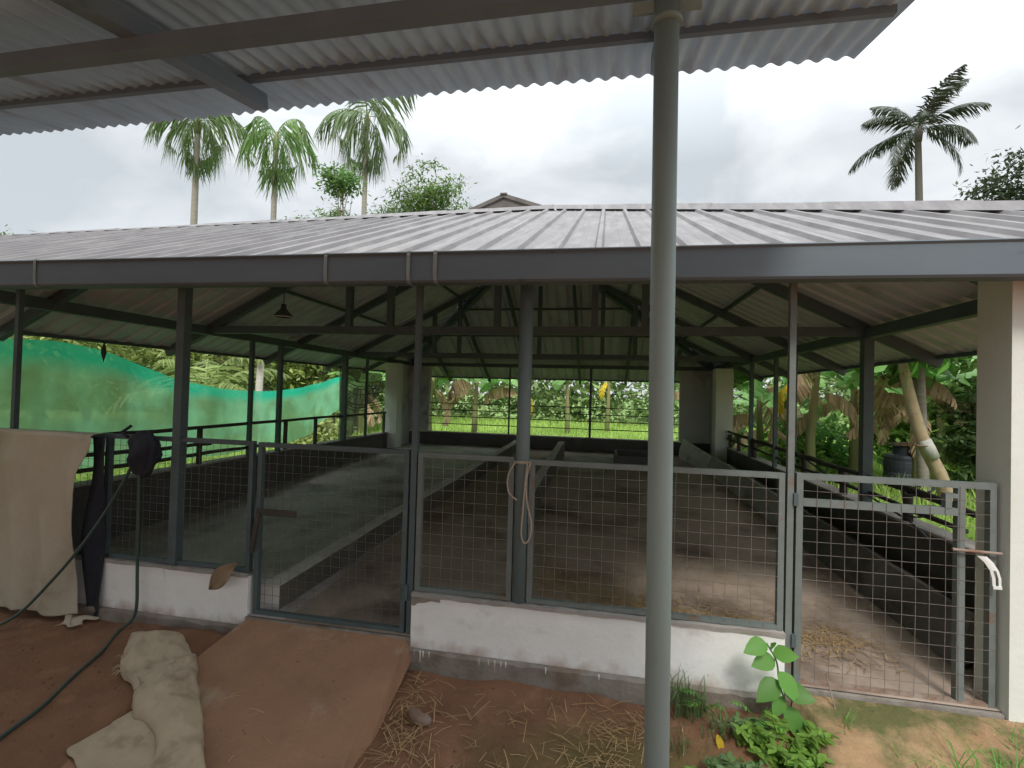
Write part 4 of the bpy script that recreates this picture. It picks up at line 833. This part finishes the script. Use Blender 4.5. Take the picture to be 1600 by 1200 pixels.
def herb(label, loc, n, h, spread, L_, seed):
    t = thing('herb', label, 'weed', loc, 'herbs at the foot of the white wall'); r = random.Random(seed); V, F = [], []; mb = MB()
    for k_ in range(n):
        a = r.uniform(0,6.28); e = Vector(loc)+Vector((math.cos(a)*spread*r.uniform(.2,1), math.sin(a)*spread*.6*r.uniform(.2,1), h*r.uniform(.35,1)))
        p = spline([loc, tuple(Vector(loc).lerp(e,.5)+Vector((0,0,.04))), tuple(e)], 5); mb.tube(p, .0025, 4)
        for q in p[2:]:
            for sg in (1,-1):
                b_ = a+sg*r.uniform(.5,1.6); oleaf(V, F, q, (math.cos(b_),math.sin(b_),r.uniform(-.3,.6)), (r.uniform(-.2,.2),-.3,1), L_*r.uniform(.6,1.2), L_*.5*r.uniform(.7,1.1))
    lm = (L_weed, L_herb, L_dark)[seed % 3]; mb.build('stems', lm, t); npmesh('leaves', V, F, lm, t, smooth=True)
herb('thick clump of bright herbs below the tall weed', (.93,2.66,-.27), 58, .24, .25, .058, 1)
herb('low bright herbs left of the thick herb clump', (.68,2.50,-.28), 26, .15, .15, .05, 2)
herb('small herb seedling at the foot of the right cement skirt', (1.28,2.50,-.30), 7, .14, .10, .05, 3)
herb('tiny green seedling beside the foreground pole foot', (.47,2.42,-.24), 6, .08, .06, .04, 4)
herb('herbs beside the cement skirt next to the thick clump', (1.10,2.62,-.30), 14, .16, .12, .05, 6)
herb('darker small leaved herbs at the left side of the thick clump', (.80,2.72,-.22), 22, .15, .12, .04, 8)
herb('sprawling herbs in front of the thick clump at the bottom edge', (.98,2.42,-.31), 34, .16, .20, .05, 9)
# ferns and grass tufts
def fern(label, loc, n, l, seed):
    t = thing('fern', label, 'fern', loc, 'ferns at the white wall'); V, F = [], []; r = random.Random(seed)
    for k_ in range(n): frond(V, F, loc, -1.57+r.uniform(-1.6,1.6), r.uniform(.9,1.4), l*r.uniform(.7,1.1), 1.5, l*.22, 12, seed*9+k_, .15)
    npmesh('fronds', V, F, L_weed, t)
fern('small upright fern against the white wall', (.62,2.90,-.17), 4, .24, 1); fern('yellow green fern beside the tall weed', (.86,2.83,-.16), 5, .22, 2)
def tuft(label, loc, n, h, sp, seed, w=.008, bend=1.):
    r = np.random.default_rng(seed); P = np.array(loc)+np.stack([r.normal(0,sp,n), r.normal(0,sp*.6,n), np.zeros(n)],1)
    o = blades('grass_tuft', P, h, w, L_weed if seed % 2 else L_dark, seed, bend); tag(o, label, 'grass', 'grass tufts in the yard')
tuft('dark grass tuft right beside the foreground pole', (.50,2.86,-.18), 90, .20, .06, 2); tuft('grass tuft under the small fern', (.66,2.72,-.2), 60, .16, .05, 4)
tuft('long bright grass in the bottom right corner', (1.80,2.46,-.30), 110, .36, .13, 7, .009, 1.3); tuft('grass growing at the foot of the pale column', (2.05,2.80,-.24), 46, .26, .07, 9, .009, 1.2)
tuft('thin grass sprout on the cement skirt', (1.24,2.74,-.16), 9, .20, .02, 11, .008, 1.); tuft('small grass tuft low on the mossy cement skirt', (1.42,2.50,-.28), 22, .16, .06, 13, .007, 1.)
tuft('yellowing grass strands on the skirt near the pale column', (1.62,2.62,-.22), 40, .22, .10, 15, .006, 1.4); tuft('short dark grass on the mossy bottom of the skirt', (1.35,2.44,-.31), 60, .12, .10, 16, .006, 1.)
tuft('sparse grass strands on the soil left of the fallen yellow leaf', (.42,2.62,-.21), 26, .15, .05, 18, .005, 1.2)
t = tag(MB().tube(spline([(1.235,2.93,.12),(1.25,2.90,.02),(1.265,2.86,-.08),(1.27,2.82,-.15)],5), .004, 5).build('dry_stalk', M_rust), 'dry brown stalk leaning on the bottom of the right gate', 'stalk')
V, F = [], []; oleaf(V, F, (.62,2.66,-.12), (.25,-.3,-.8), (0,-1,.3), .09, .035); o = npmesh('fallen_leaf', V, F, L_yel, smooth=True); tag(o, 'pale yellow fallen leaf among the dark grass', 'leaf')
# broken coconut husk lump by ramp edge
mb = MB(); mb.tube(spline([(-1.02,2.62,gzf(-1.02,2.62)+.02),(-.96,2.56,gzf(-1,2.6)+.035),(-.88,2.55,gzf(-.9,2.55)+.02)],6), list(np.array([.012,.03,.034,.03,.035,.03,.034,.03,.028,.03,.026,.02,.01])), 9)
tag(mb.build('coconut_husk', M_rust, smooth=True), 'brown broken coconut husk on the straw beside the ramp', 'husk')

# ------------------------------------------------------------------ camera, sky and light
cam = bpy.data.cameras.new('camera'); co = bpy.data.objects.new('camera', cam); col.objects.link(co); scene.camera = co
cam.sensor_width = 36; cam.sensor_fit = 'HORIZONTAL'; cam.lens = 752.1/1600*36; cam.clip_end = 2000; cam.clip_start = .05
yaw, pit, rol = .1861464, .0181904, .0275137
f = Vector((-math.sin(yaw)*math.cos(pit), math.cos(yaw)*math.cos(pit), math.sin(pit))); r0 = Vector((math.cos(yaw), math.sin(yaw), 0)); u0 = r0.cross(f)
rv = r0*math.cos(rol)+u0*math.sin(rol); uv_ = -r0*math.sin(rol)+u0*math.cos(rol)
co.matrix_world = Matrix(((rv.x,uv_.x,-f.x,0),(rv.y,uv_.y,-f.y,0),(rv.z,uv_.z,-f.z,1.6),(0,0,0,1)))
SUN_EL, SUN_AZ = 50, 168     # from behind the camera, to the right
w = bpy.data.worlds.new('World'); scene.world = w; w.use_nodes = True; nt = w.node_tree; N = nt.nodes; L = nt.links
bg = N['Background']; sky = N.new('ShaderNodeTexSky'); sky.sky_type = 'NISHITA'; sky.sun_disc = False; sky.sun_elevation = R(SUN_EL); sky.sun_rotation = R(SUN_AZ)
tc = N.new('ShaderNodeTexCoord'); sp = N.new('ShaderNodeSeparateXYZ'); L.new(tc.outputs['Generated'], sp.inputs[0])
mp = N.new('ShaderNodeMapping'); mp.inputs['Scale'].default_value = (1,1,1.8); L.new(tc.outputs['Generated'], mp.inputs[0])
n1 = N.new('ShaderNodeTexNoise'); n1.inputs['Scale'].default_value = 3.2; n1.inputs['Detail'].default_value = 7; n1.inputs['Roughness'].default_value = .5; n1.inputs['Distortion'].default_value = .3; L.new(mp.outputs[0], n1.inputs[0])
rp = N.new('ShaderNodeValToRGB'); L.new(n1.outputs[0], rp.inputs[0]); e = rp.color_ramp.elements
e[0].position = .40; e[0].color = (3.5,3.75,3.92,1); e[1].position = .58; e[1].color = (5.0,5.15,5.25,1)
mr = N.new('ShaderNodeMapRange'); mr.inputs[1].default_value = .42; mr.inputs[2].default_value = .95; mr.inputs[3].default_value = 1.; mr.inputs[4].default_value = 3.8; L.new(sp.outputs[2], mr.inputs[0])
vm = N.new('ShaderNodeVectorMath'); vm.operation = 'SCALE'; L.new(rp.outputs[0], vm.inputs[0]); L.new(mr.outputs[0], vm.inputs[3])
mx = N.new('ShaderNodeMix'); mx.data_type = 'RGBA'; mx.inputs[0].default_value = .92; L.new(sky.outputs[0], mx.inputs[6]); L.new(vm.outputs[0], mx.inputs[7]); L.new(mx.outputs[2], bg.inputs[0]); bg.inputs[1].default_value = .1
sl = bpy.data.lights.new('sun', 'SUN'); sl.energy = 1.3; sl.angle = R(14); sl.color = (1,.96,.9); so = bpy.data.objects.new('sun', sl); col.objects.link(so)
d = Vector((math.sin(R(SUN_AZ))*math.cos(R(SUN_EL)), math.cos(R(SUN_AZ))*math.cos(R(SUN_EL)), math.sin(R(SUN_EL)))); so.rotation_euler = d.to_track_quat('Z','Y').to_euler()
vs = scene.view_settings; vs.view_transform = 'Standard'; vs.look = 'None'; vs.exposure = 0.9; vs.gamma = 1.
scene.cycles.max_bounces = 10; scene.cycles.transparent_max_bounces = 12; scene.cycles.diffuse_bounces = 6
